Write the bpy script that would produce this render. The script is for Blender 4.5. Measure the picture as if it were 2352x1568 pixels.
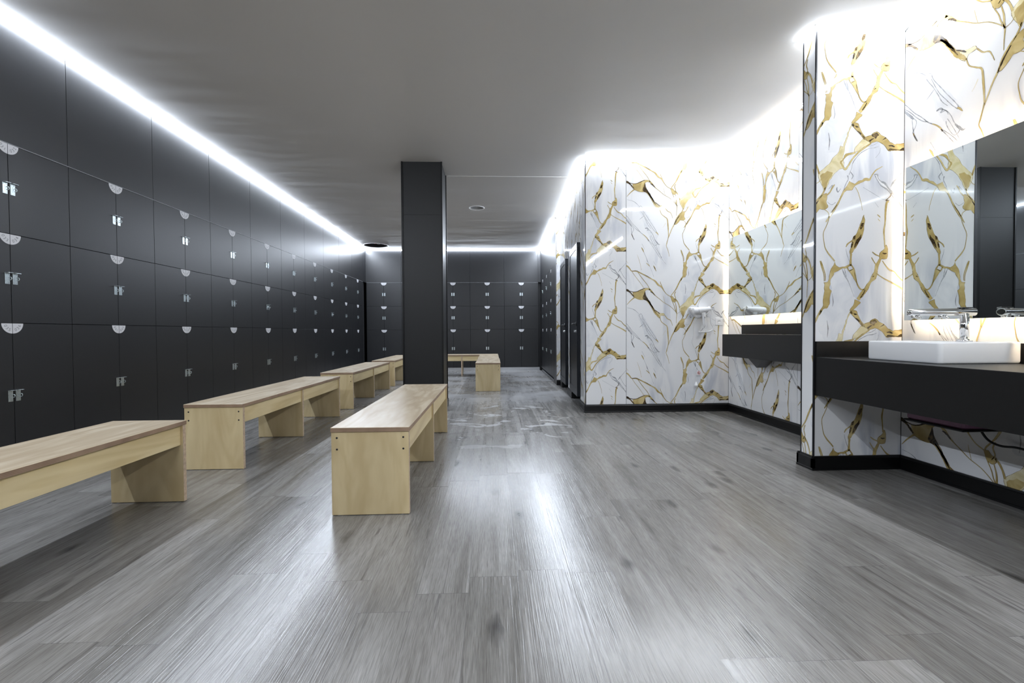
import bpy, bmesh, math, random
from mathutils import Vector, Matrix
from mathutils.geometry import tessellate_polygon

for o in list(bpy.data.objects):
    bpy.data.objects.remove(o, do_unlink=True)
S = bpy.context.scene
COL = S.collection
random.seed(7)

# ------------------------------------------------------------------ camera, world, exposure
CAM_H = 0.92
YAW, PITCH, ROLL = 0.0405, -0.0202, -0.0057
cam_d = bpy.data.cameras.new('camera')
cam_d.sensor_fit = 'HORIZONTAL'; cam_d.sensor_width = 36.0; cam_d.lens = 16.0
cam_d.clip_start = 0.02; cam_d.clip_end = 100
cam = bpy.data.objects.new('camera', cam_d); COL.objects.link(cam)
_R0 = Vector((math.cos(YAW), -math.sin(YAW), 0)); _F0 = Vector((math.sin(YAW), math.cos(YAW), 0)); _U0 = Vector((0, 0, 1))
_F = math.cos(PITCH) * _F0 + math.sin(PITCH) * _U0
_U = -math.sin(PITCH) * _F0 + math.cos(PITCH) * _U0
_R = math.cos(ROLL) * _R0 + math.sin(ROLL) * _U
_U2 = -math.sin(ROLL) * _R0 + math.cos(ROLL) * _U
m = Matrix((( _R.x, _U2.x, -_F.x, 0), (_R.y, _U2.y, -_F.y, 0), (_R.z, _U2.z, -_F.z, CAM_H), (0, 0, 0, 1)))
cam.matrix_world = m
S.camera = cam

world = bpy.data.worlds.new('world'); S.world = world
world.use_nodes = True
world.node_tree.nodes['Background'].inputs[0].default_value = (0.6, 0.65, 0.75, 1)
world.node_tree.nodes['Background'].inputs[1].default_value = 0.0
S.view_settings.view_transform = 'Standard'
S.view_settings.look = 'None'
S.view_settings.gamma = 1.0
S.view_settings.use_curve_mapping = False
S.view_settings.exposure = 0.30
S.cycles.use_denoising = True
S.cycles.max_bounces = 8
S.cycles.diffuse_bounces = 5
S.cycles.glossy_bounces = 6
S.cycles.sample_clamp_indirect = 6.0
S.cycles.caustics_reflective = False

LED_COOL = (0.80, 0.88, 1.0); LED_COOL_P = 136.0       # ceiling line light over the lockers
LED_WHITE = (0.86, 0.92, 1.0); LED_WHITE_P = 98.0     # ceiling line light over the marble
LED_BACK_P = 150.0; LED_FRONT_P = 190.0
LED_WARM = (1.0, 0.79, 0.55); LED_WARM_P = 82.0       # light behind the mirrors

# room dimensions (x right, y into the room, z up)
ZC = 2.885
XL = -3.013
YB = 10.93
XM = 2.705            # right marble wall
YM = 5.134            # marble wall with the hair dryer
FX, FY0, FY1 = 2.106, 2.909, 3.03      # partition (fin)
YF, XF = -0.42, -0.44                    # front wall and corridor side behind the camera
YEND = -3.4

# ------------------------------------------------------------------ materials
def mat(name):
    mt = bpy.data.materials.new(name); mt.use_nodes = True
    return mt, mt.node_tree.nodes, mt.node_tree.links, mt.node_tree.nodes['Principled BSDF']

def simple(name, col, rough=0.5, metal=0.0, spec=0.5, noise=0.0, scale=40.0, bump=0.0):
    mt, N, L, b = mat(name)
    b.inputs['Base Color'].default_value = (*col, 1)
    b.inputs['Roughness'].default_value = rough
    b.inputs['Metallic'].default_value = metal
    b.inputs['Specular IOR Level'].default_value = spec
    if noise or bump:
        g = N.new('ShaderNodeNewGeometry')
        t = N.new('ShaderNodeTexNoise'); t.inputs['Scale'].default_value = scale; t.inputs['Detail'].default_value = 4
        L.new(g.outputs['Position'], t.inputs['Vector'])
        if noise:
            r = N.new('ShaderNodeValToRGB')
            r.color_ramp.elements[0].position = 0.3; r.color_ramp.elements[1].position = 0.7
            r.color_ramp.elements[0].color = (*[c * (1 - noise) for c in col], 1)
            r.color_ramp.elements[1].color = (*[min(1, c * (1 + noise)) for c in col], 1)
            L.new(t.outputs['Fac'], r.inputs['Fac']); L.new(r.outputs['Color'], b.inputs['Base Color'])
        if bump:
            bp = N.new('ShaderNodeBump'); bp.inputs['Strength'].default_value = bump; bp.inputs['Distance'].default_value = 0.002
            L.new(t.outputs['Fac'], bp.inputs['Height']); L.new(bp.outputs['Normal'], b.inputs['Normal'])
    return mt

def emit(name, col, p):
    mt, N, L, b = mat(name)
    b.inputs['Base Color'].default_value = (0.8, 0.8, 0.8, 1)
    b.inputs['Emission Color'].default_value = (*col, 1)
    b.inputs['Emission Strength'].default_value = p
    return mt

M_LAM = simple('charcoal_laminate', (0.0080, 0.0084, 0.0098), 0.38, spec=0.60, noise=0.10, scale=260, bump=0.10)
M_PILLAR = simple('pillar_laminate', (0.0130, 0.0132, 0.0138), 0.42, spec=0.35, noise=0.10, scale=260, bump=0.10)
M_LAM_EDGE = simple('charcoal_edge', (0.05, 0.052, 0.058), 0.35)
M_DARK = simple('dark_carcass', (0.010, 0.010, 0.011), 0.7)
M_COUNTER = simple('counter_laminate', (0.0042, 0.0040, 0.0040), 0.42, spec=0.32, noise=0.12, scale=300, bump=0.08)
M_BLACK = simple('black_skirting', (0.003, 0.003, 0.0033), 0.40, spec=0.3)
M_DOOR = simple('door_black', (0.006, 0.008, 0.012), 0.34, spec=0.28)
M_BLACKMETAL = simple('black_metal', (0.012, 0.013, 0.015), 0.35, spec=0.6)
M_ZINC = simple('zinc_plate', (0.62, 0.68, 0.70), 0.30, metal=1.0, noise=0.12, scale=120)
M_TAG = simple('tag_white', (0.74, 0.74, 0.77), 0.45)
M_DIGIT = simple('tag_digits', (0.20, 0.21, 0.23), 0.5)
M_ALU = simple('aluminium', (0.62, 0.63, 0.65), 0.28, metal=1.0)
M_ALU_DARK = simple('dark_profile', (0.03, 0.03, 0.035), 0.3, metal=0.6)
M_CHROME = simple('chrome', (0.86, 0.87, 0.88), 0.05, metal=1.0)
M_CERAMIC = simple('white_ceramic', (0.83, 0.83, 0.83), 0.10)
M_WHITE = simple('white_plastic', (0.80, 0.80, 0.81), 0.28)
M_WHITE_SOFT = simple('white_cable', (0.76, 0.76, 0.76), 0.45)
M_GREYP = simple('grey_plastic', (0.18, 0.18, 0.18), 0.4)
M_RED = simple('red_print', (0.65, 0.08, 0.06), 0.5)
M_PURPLE = simple('purple_tray', (0.20, 0.10, 0.17), 0.45, noise=0.1, scale=30)
M_RUBBER = simple('black_rubber', (0.012, 0.012, 0.012), 0.5)
M_SPOT = simple('spot_reflector', (0.55, 0.56, 0.57), 0.35, metal=0.3)
M_SPOTRING = simple('spot_ring', (0.85, 0.85, 0.85), 0.3)
M_MIRROR = simple('mirror_silver', (0.80, 0.84, 0.83), 0.0, metal=1.0)
M_GLASSEDGE = simple('mirror_edge', (0.55, 0.62, 0.60), 0.2)
M_LED_COOL = emit('led_cool', LED_COOL, LED_COOL_P)
M_LED_WHITE = emit('led_white', LED_WHITE, LED_WHITE_P)
M_LED_BACK = emit('led_back', LED_COOL, LED_BACK_P)
M_LED_FRONT = emit('led_front', LED_WHITE, LED_FRONT_P)
M_LED_WARM = emit('led_warm', LED_WARM, LED_WARM_P)
M_VOID = simple('ceiling_void', (0.05, 0.05, 0.055), 0.9)
M_PLASTER = simple('plain_plaster', (0.80, 0.80, 0.79), 0.6)
M_TRIM = simple('pale_edge_trim', (0.42, 0.43, 0.45), 0.4)
M_WIRE_RED = simple('wire_red', (0.5, 0.05, 0.05), 0.5)

def mk_ceiling():
    mt, N, L, b = mat('satin_stretch_ceiling')
    b.inputs['Base Color'].default_value = (0.84, 0.825, 0.81, 1)
    b.inputs['Roughness'].default_value = 0.42
    b.inputs['Specular IOR Level'].default_value = 0.45
    g = N.new('ShaderNodeNewGeometry')
    mp = N.new('ShaderNodeMapping'); mp.inputs['Scale'].default_value = (0.5, 1.6, 1)
    t = N.new('ShaderNodeTexNoise'); t.inputs['Scale'].default_value = 1.3; t.inputs['Detail'].default_value = 2.0
    L.new(g.outputs['Position'], mp.inputs['Vector']); L.new(mp.outputs['Vector'], t.inputs['Vector'])
    bp = N.new('ShaderNodeBump'); bp.inputs['Strength'].default_value = 0.24; bp.inputs['Distance'].default_value = 0.03
    L.new(t.outputs['Fac'], bp.inputs['Height']); L.new(bp.outputs['Normal'], b.inputs['Normal'])
    return mt
M_CEIL = mk_ceiling()

def mk_marble(name, col, streak=True):
    mt, N, L, b = mat(name)
    b.inputs['Base Color'].default_value = (*col, 1)
    b.inputs['Roughness'].default_value = 0.035
    b.inputs['Specular IOR Level'].default_value = 0.5
    g = N.new('ShaderNodeNewGeometry')
    if streak:
        mp = N.new('ShaderNodeMapping'); mp.inputs['Rotation'].default_value = (0.45, 0.45, 0.0); mp.inputs['Scale'].default_value = (5.0, 5.0, 0.9)
        t = N.new('ShaderNodeTexNoise'); t.inputs['Scale'].default_value = 1.5; t.inputs['Detail'].default_value = 6; t.inputs['Distortion'].default_value = 0.6
        t2 = N.new('ShaderNodeTexNoise'); t2.inputs['Scale'].default_value = 1.4; t2.inputs['Detail'].default_value = 1
        L.new(g.outputs['Position'], mp.inputs['Vector']); L.new(mp.outputs['Vector'], t.inputs['Vector'])
        L.new(g.outputs['Position'], t2.inputs['Vector'])
        r1 = N.new('ShaderNodeValToRGB'); r1.color_ramp.elements[0].position = 0.47; r1.color_ramp.elements[1].position = 0.62
        r2 = N.new('ShaderNodeValToRGB'); r2.color_ramp.elements[0].position = 0.50; r2.color_ramp.elements[1].position = 0.62
        L.new(t.outputs['Fac'], r1.inputs['Fac']); L.new(t2.outputs['Fac'], r2.inputs['Fac'])
        mu = N.new('ShaderNodeMath'); mu.operation = 'MULTIPLY'
        L.new(r1.outputs['Color'], mu.inputs[0]); L.new(r2.outputs['Color'], mu.inputs[1])
        mx = N.new('ShaderNodeMix'); mx.data_type = 'RGBA'
        mx.inputs[6].default_value = (*col, 1); mx.inputs[7].default_value = (0.56, 0.58, 0.63, 1)
        L.new(mu.outputs[0], mx.inputs[0]); L.new(mx.outputs[2], b.inputs['Base Color'])
    t3 = N.new('ShaderNodeTexNoise'); t3.inputs['Scale'].default_value = 2.2; t3.inputs['Detail'].default_value = 0
    L.new(g.outputs['Position'], t3.inputs['Vector'])
    bp = N.new('ShaderNodeBump'); bp.inputs['Strength'].default_value = 0.12; bp.inputs['Distance'].default_value = 0.01
    L.new(t3.outputs['Fac'], bp.inputs['Height']); L.new(bp.outputs['Normal'], b.inputs['Normal'])
    return mt
M_MARBLE = mk_marble('marble_white', (0.80, 0.80, 0.805))

def mk_gold(name, c0, c1, c2, sc=16.0):
    mt, N, L, b = mat(name)
    b.inputs['Roughness'].default_value = 0.05
    g = N.new('ShaderNodeNewGeometry')
    t = N.new('ShaderNodeTexNoise'); t.inputs['Scale'].default_value = sc; t.inputs['Detail'].default_value = 3; t.inputs['Distortion'].default_value = 1.2
    L.new(g.outputs['Position'], t.inputs['Vector'])
    r = N.new('ShaderNodeValToRGB')
    e = r.color_ramp.elements
    e[0].position = 0.30; e[0].color = (*c0, 1); e[1].position = 0.68; e[1].color = (*c2, 1)
    k = e.new(0.5); k.color = (*c1, 1)
    L.new(t.outputs['Fac'], r.inputs['Fac']); L.new(r.outputs['Color'], b.inputs['Base Color'])
    return mt
M_GOLD = mk_gold('vein_gold', (0.34, 0.245, 0.085), (0.48, 0.37, 0.15), (0.62, 0.51, 0.26), 7.0)
M_PALE = mk_gold('vein_pale_gold', (0.56, 0.48, 0.25), (0.68, 0.60, 0.36), (0.78, 0.73, 0.54), 9.0)
M_VDARK = mk_gold('vein_dark', (0.025, 0.016, 0.008), (0.05, 0.032, 0.014), (0.20, 0.135, 0.05), 30.0)
M_VLINE = mk_gold('vein_outline', (0.15, 0.105, 0.035), (0.24, 0.175, 0.065), (0.36, 0.28, 0.12))
M_VGREY = mk_gold('vein_grey', (0.20, 0.205, 0.22), (0.34, 0.35, 0.37), (0.50, 0.51, 0.53))
M_VSMOKE = mk_gold('vein_smoke', (0.655, 0.67, 0.70), (0.735, 0.742, 0.758), (0.79, 0.792, 0.798), 7.0)
VM = [M_MARBLE, M_VSMOKE, M_VGREY, M_VLINE, M_PALE, M_GOLD, M_VDARK]

def mk_floor():
    mt, N, L, b = mat('grey_wood_vinyl')
    def math_(op, a=None, bb=None, c=None):
        n = N.new('ShaderNodeMath'); n.operation = op
        for i, v in enumerate((a, bb, c)):
            if v is None: continue
            if isinstance(v, (int, float)): n.inputs[i].default_value = v
            else: L.new(v, n.inputs[i])
        return n.outputs[0]
    def ramp(fac, *els):
        r = N.new('ShaderNodeValToRGB'); e = r.color_ramp.elements
        e[0].position, e[0].color = els[0][0], (*els[0][1], 1)
        e[1].position, e[1].color = els[-1][0], (*els[-1][1], 1)
        for p_, c_ in els[1:-1]:
            k = e.new(p_); k.color = (*c_, 1)
        L.new(fac, r.inputs['Fac']); return r.outputs['Color']
    def mix(fac, a, bb, mode='MIX'):
        n = N.new('ShaderNodeMix'); n.data_type = 'RGBA'; n.blend_type = mode
        for i, v in ((0, fac), (6, a), (7, bb)):
            if isinstance(v, (int, float)): n.inputs[i].default_value = v
            elif isinstance(v, tuple): n.inputs[i].default_value = (*v, 1)
            else: L.new(v, n.inputs[i])
        return n.outputs[2]
    def comb(x, y, z):
        n = N.new('ShaderNodeCombineXYZ')
        for i, v in enumerate((x, y, z)):
            if isinstance(v, (int, float)): n.inputs[i].default_value = v
            else: L.new(v, n.inputs[i])
        return n.outputs[0]
    def noise(vec, scale, detail=3, dist=0.0):
        n = N.new('ShaderNodeTexNoise'); n.inputs['Scale'].default_value = scale
        n.inputs['Detail'].default_value = detail; n.inputs['Distortion'].default_value = dist
        L.new(vec, n.inputs['Vector']); return n.outputs['Fac']
    def white(vec):
        n = N.new('ShaderNodeTexWhiteNoise'); n.noise_dimensions = '3D'; L.new(vec, n.inputs['Vector']); return n
    g = N.new('ShaderNodeNewGeometry'); sp = N.new('ShaderNodeSeparateXYZ'); L.new(g.outputs['Position'], sp.inputs[0])
    X, Y = sp.outputs[0], sp.outputs[1]
    PW, PL = 0.181, 1.22
    px = math_('DIVIDE', math_('ADD', X, 0.095 + 50 * PW), PW)
    i = math_('FLOOR', px); fx = math_('FRACT', px)
    w1 = white(comb(i, 3.7, 0.0))
    py = math_('ADD', math_('DIVIDE', math_('ADD', Y, 20.0), PL), math_('MULTIPLY', w1.outputs['Value'], 7.31))
    j = math_('FLOOR', py); fy = math_('FRACT', py)
    w2 = white(comb(i, j, 1.0)); rnd = w2.outputs['Value']
    w3 = white(comb(j, i, 5.0)); rnd2 = w3.outputs['Value']
    off = math_('MULTIPLY', rnd, 37.0)
    # grain coordinates, stretched along the plank, shifted per plank
    gx = math_('ADD', X, off); gy = math_('ADD', Y, math_('MULTIPLY', rnd2, 23.0))
    v_broad = comb(math_('MULTIPLY', gx, 15.0), math_('MULTIPLY', gy, 0.8), off)
    v_fine = comb(math_('MULTIPLY', gx, 300.0), math_('MULTIPLY', gy, 14.0), off)
    broad = noise(v_broad, 1.0, 3, 1.1)
    fine = noise(v_fine, 1.0, 3, 0.3)
    cloud = noise(comb(math_('MULTIPLY', gx, 3.0), math_('MULTIPLY', gy, 1.4), off), 1.0, 3)
    base = ramp(broad, (0.22, (0.120, 0.114, 0.106)), (0.42, (0.188, 0.181, 0.171)), (0.60, (0.226, 0.219, 0.209)), (0.80, (0.262, 0.257, 0.249)))
    tone = ramp(rnd, (0.0, (0.82, 0.81, 0.79)), (0.5, (0.97, 0.96, 0.95)), (1.0, (1.15, 1.15, 1.14)))
    c = mix(1.0, base, tone, 'MULTIPLY')
    c = mix(0.55, c, ramp(cloud, (0.3, (0.70, 0.69, 0.67)), (0.7, (1.25, 1.25, 1.26))), 'MULTIPLY')
    c = mix(0.52, c, ramp(fine, (0.32, (0.50, 0.49, 0.47)), (0.62, (1.16, 1.16, 1.16))), 'MULTIPLY')
    # knots: sparse elongated dark cells
    vo = N.new('ShaderNodeTexVoronoi'); vo.inputs['Scale'].default_value = 1.0
    kn_vec = comb(math_('MULTIPLY', gx, 8.0), math_('MULTIPLY', gy, 3.0), math_('MULTIPLY', off, 0.0))
    wob = N.new('ShaderNodeVectorMath'); wob.operation = 'ADD'
    nz = N.new('ShaderNodeTexNoise'); nz.inputs['Scale'].default_value = 3.0; L.new(kn_vec, nz.inputs['Vector'])
    sc = N.new('ShaderNodeVectorMath'); sc.operation = 'SCALE'; sc.inputs['Scale'].default_value = 0.22
    L.new(nz.outputs['Color'], sc.inputs[0]); L.new(kn_vec, wob.inputs[0]); L.new(sc.outputs[0], wob.inputs[1])
    L.new(wob.outputs[0], vo.inputs['Vector'])
    sepc = N.new('ShaderNodeSeparateColor'); L.new(vo.outputs['Color'], sepc.inputs[0])
    sparse = math_('GREATER_THAN', sepc.outputs[0], 0.66)
    kd = ramp(vo.outputs['Distance'], (0.05, (1, 1, 1)), (0.26, (0, 0, 0)))
    knot = math_('MULTIPLY', kd, sparse)
    c = mix(math_('MULTIPLY', knot, 0.85), c, (0.035, 0.032, 0.030))
    ck = noise(comb(math_('MULTIPLY', gx, 38.0), math_('MULTIPLY', gy, 1.7), math_('ADD', off, 11.0)), 1.0, 5, 1.6)
    c = mix(math_('MULTIPLY', ramp(ck, (0.63, (0, 0, 0)), (0.69, (1, 1, 1))), 0.6), c, (0.07, 0.066, 0.062))
    # seams
    ex = math_('MINIMUM', fx, math_('SUBTRACT', 1.0, fx)); ey = math_('MINIMUM', fy, math_('SUBTRACT', 1.0, fy))
    sx = math_('LESS_THAN', ex, 0.0055); sy = math_('LESS_THAN', ey, 0.0010)
    seam = math_('MAXIMUM', sx, sy)
    c = mix(math_('MULTIPLY', seam, 0.45), c, (0.07, 0.07, 0.07))
    # chalky residue and dried puddles in the aisle beside the pillar
    dx = math_('DIVIDE', math_('SUBTRACT', X, 0.0), 0.85); dy = math_('DIVIDE', math_('SUBTRACT', Y, 4.75), 1.25)
    d2 = math_('ADD', math_('MULTIPLY', dx, dx), math_('MULTIPLY', dy, dy))
    area = ramp(d2, (0.25, (1, 1, 1)), (1.0, (0, 0, 0)))
    st = noise(comb(math_('MULTIPLY', X, 1.0), math_('MULTIPLY', Y, 1.7), 3.0), 2.6, 6, 1.2)
    stain = math_('MULTIPLY', ramp(st, (0.60, (0, 0, 0)), (0.62, (1, 1, 1))), area)
    wet = math_('MULTIPLY', ramp(st, (0.36, (1, 1, 1)), (0.40, (0, 0, 0))), area)
    c = mix(math_('MULTIPLY', stain, 0.28), c, (0.46, 0.47, 0.50))
    c = mix(math_('MULTIPLY', wet, 0.45), c, (0.10, 0.098, 0.092))
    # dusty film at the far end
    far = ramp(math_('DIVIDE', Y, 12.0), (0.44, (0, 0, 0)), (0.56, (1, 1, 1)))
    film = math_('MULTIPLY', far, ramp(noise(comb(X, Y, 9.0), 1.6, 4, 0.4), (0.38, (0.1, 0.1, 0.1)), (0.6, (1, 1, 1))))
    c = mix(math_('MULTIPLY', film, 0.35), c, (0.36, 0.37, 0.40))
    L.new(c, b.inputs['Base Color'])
    rr = ramp(broad, (0.3, (0.19, 0.19, 0.19)), (0.7, (0.26, 0.26, 0.26)))
    rr = mix(stain, rr, (0.6, 0.6, 0.6))
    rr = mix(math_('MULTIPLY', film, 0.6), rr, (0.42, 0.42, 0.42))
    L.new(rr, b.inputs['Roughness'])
    b.inputs['Specular IOR Level'].default_value = 0.48
    # embossed grain (some planks stronger)
    emb = noise(comb(math_('MULTIPLY', gx, 170.0), math_('MULTIPLY', gy, 2.6), off), 1.0, 2, 0.9)
    emb2 = noise(comb(math_('MULTIPLY', gx, 420.0), math_('MULTIPLY', gy, 30.0), off), 1.0, 2)
    h = math_('ADD', math_('MULTIPLY', emb, math_('ADD', 0.35, math_('MULTIPLY', rnd2, 0.9))), math_('MULTIPLY', emb2, 0.04))
    h = math_('SUBTRACT', h, math_('MULTIPLY', seam, 0.5))
    bp = N.new('ShaderNodeBump'); bp.inputs['Strength'].default_value = 0.40; bp.inputs['Distance'].default_value = 0.0016
    L.new(h, bp.inputs['Height']); L.new(bp.outputs['Normal'], b.inputs['Normal'])
    return mt
M_FLOOR = mk_floor()

def mk_wood(name, light, dark, axis='Y', rough=0.32, contrast=1.0, coords='Object'):
    mt, N, L, b = mat(name)
    tc = N.new('ShaderNodeTexCoord')
    mp = N.new('ShaderNodeMapping')
    oi = N.new('ShaderNodeObjectInfo')
    s = {'X': (0.9, 6, 6), 'Y': (6, 0.9, 6), 'Z': (5, 5, 1.1)}[axis]
    mp.inputs['Scale'].default_value = s
    cx = N.new('ShaderNodeCombineXYZ'); mul = N.new('ShaderNodeMath'); mul.operation = 'MULTIPLY'; mul.inputs[1].default_value = 31.0
    L.new(oi.outputs['Random'], mul.inputs[0])
    for q in range(3): L.new(mul.outputs[0], cx.inputs[q])
    L.new(tc.outputs[coords], mp.inputs['Vector'])
    ad = N.new('ShaderNodeVectorMath'); ad.operation = 'ADD'
    L.new(mp.outputs['Vector'], ad.inputs[0]); L.new(cx.outputs[0], ad.inputs[1])
    n1 = N.new('ShaderNodeTexNoise'); n1.inputs['Scale'].default_value = 1.0; n1.inputs['Detail'].default_value = 3; n1.inputs['Distortion'].default_value = 0.9
    L.new(ad.outputs[0], n1.inputs['Vector'])
    # growth-ring contours of the noise field: flame figure of rotary-cut birch
    mu = N.new('ShaderNodeMath'); mu.operation = 'MULTIPLY'; mu.inputs[1].default_value = 22.0; L.new(n1.outputs['Fac'], mu.inputs[0])
    sn = N.new('ShaderNodeMath'); sn.operation = 'SINE'; L.new(mu.outputs[0], sn.inputs[0])
    r = N.new('ShaderNodeValToRGB'); e = r.color_ramp.elements
    e[0].position = 0.0; e[0].color = (*dark, 1); e[1].position = 0.9; e[1].color = (*light, 1)
    ma = N.new('ShaderNodeMath'); ma.operation = 'MULTIPLY_ADD'; ma.inputs[1].default_value = 0.5; ma.inputs[2].default_value = 0.5
    L.new(sn.outputs[0], ma.inputs[0]); L.new(ma.outputs[0], r.inputs['Fac'])
    n2 = N.new('ShaderNodeTexNoise'); n2.inputs['Scale'].default_value = 2.2; n2.inputs['Detail'].default_value = 4
    L.new(ad.outputs[0], n2.inputs['Vector'])
    r2 = N.new('ShaderNodeValToRGB'); r2.color_ramp.elements[0].position = 0.3; r2.color_ramp.elements[1].position = 0.7
    r2.color_ramp.elements[0].color = (0.84, 0.80, 0.75, 1); r2.color_ramp.elements[1].color = (1.05, 1.05, 1.05, 1)
    L.new(n2.outputs['Fac'], r2.inputs['Fac'])
    mx = N.new('ShaderNodeMix'); mx.data_type = 'RGBA'; mx.blend_type = 'MULTIPLY'; mx.inputs[0].default_value = 0.8 * contrast
    L.new(r.outputs['Color'], mx.inputs[6]); L.new(r2.outputs['Color'], mx.inputs[7]); L.new(mx.outputs[2], b.inputs['Base Color'])
    b.inputs['Roughness'].default_value = rough
    return mt
M_PLY = mk_wood('birch_panel', (0.62, 0.51, 0.305), (0.55, 0.44, 0.25), 'Z', 0.38)
M_PLYTOP = mk_wood('birch_top', (0.56, 0.475, 0.35), (0.47, 0.385, 0.27), 'Y', 0.26)
M_RAIL = mk_wood('birch_rail', (0.66, 0.545, 0.32), (0.585, 0.465, 0.25), 'Y', 0.38)

def mk_edge(name, a, c):
    mt, N, L, b = mat(name)
    tc = N.new('ShaderNodeTexCoord'); sp = N.new('ShaderNodeSeparateXYZ'); L.new(tc.outputs['Object'], sp.inputs[0])
    mu = N.new('ShaderNodeMath'); mu.operation = 'MULTIPLY'; mu.inputs[1].default_value = 2 * math.pi / 0.0052; L.new(sp.outputs[2], mu.inputs[0])
    sn = N.new('ShaderNodeMath'); sn.operation = 'SINE'; L.new(mu.outputs[0], sn.inputs[0])
    n = N.new('ShaderNodeTexNoise'); n.inputs['Scale'].default_value = 12; L.new(tc.outputs['Object'], n.inputs['Vector'])
    ma = N.new('ShaderNodeMath'); ma.operation = 'MULTIPLY_ADD'; ma.inputs[1].default_value = 0.35; L.new(sn.outputs[0], ma.inputs[0]); L.new(n.outputs['Fac'], ma.inputs[2])
    r = N.new('ShaderNodeValToRGB'); r.color_ramp.elements[0].color = (*a, 1); r.color_ramp.elements[1].color = (*c, 1)
    L.new(ma.outputs[0], r.inputs['Fac']); L.new(r.outputs['Color'], b.inputs['Base Color']); b.inputs['Roughness'].default_value = 0.5
    return mt
M_PLYEDGE = mk_edge('ply_edge_brown', (0.15, 0.09, 0.055), (0.36, 0.25, 0.165))
M_PLYEDGE2 = simple('ply_edge_pale', (0.44, 0.33, 0.23), 0.5, noise=0.2, scale=60)

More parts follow.
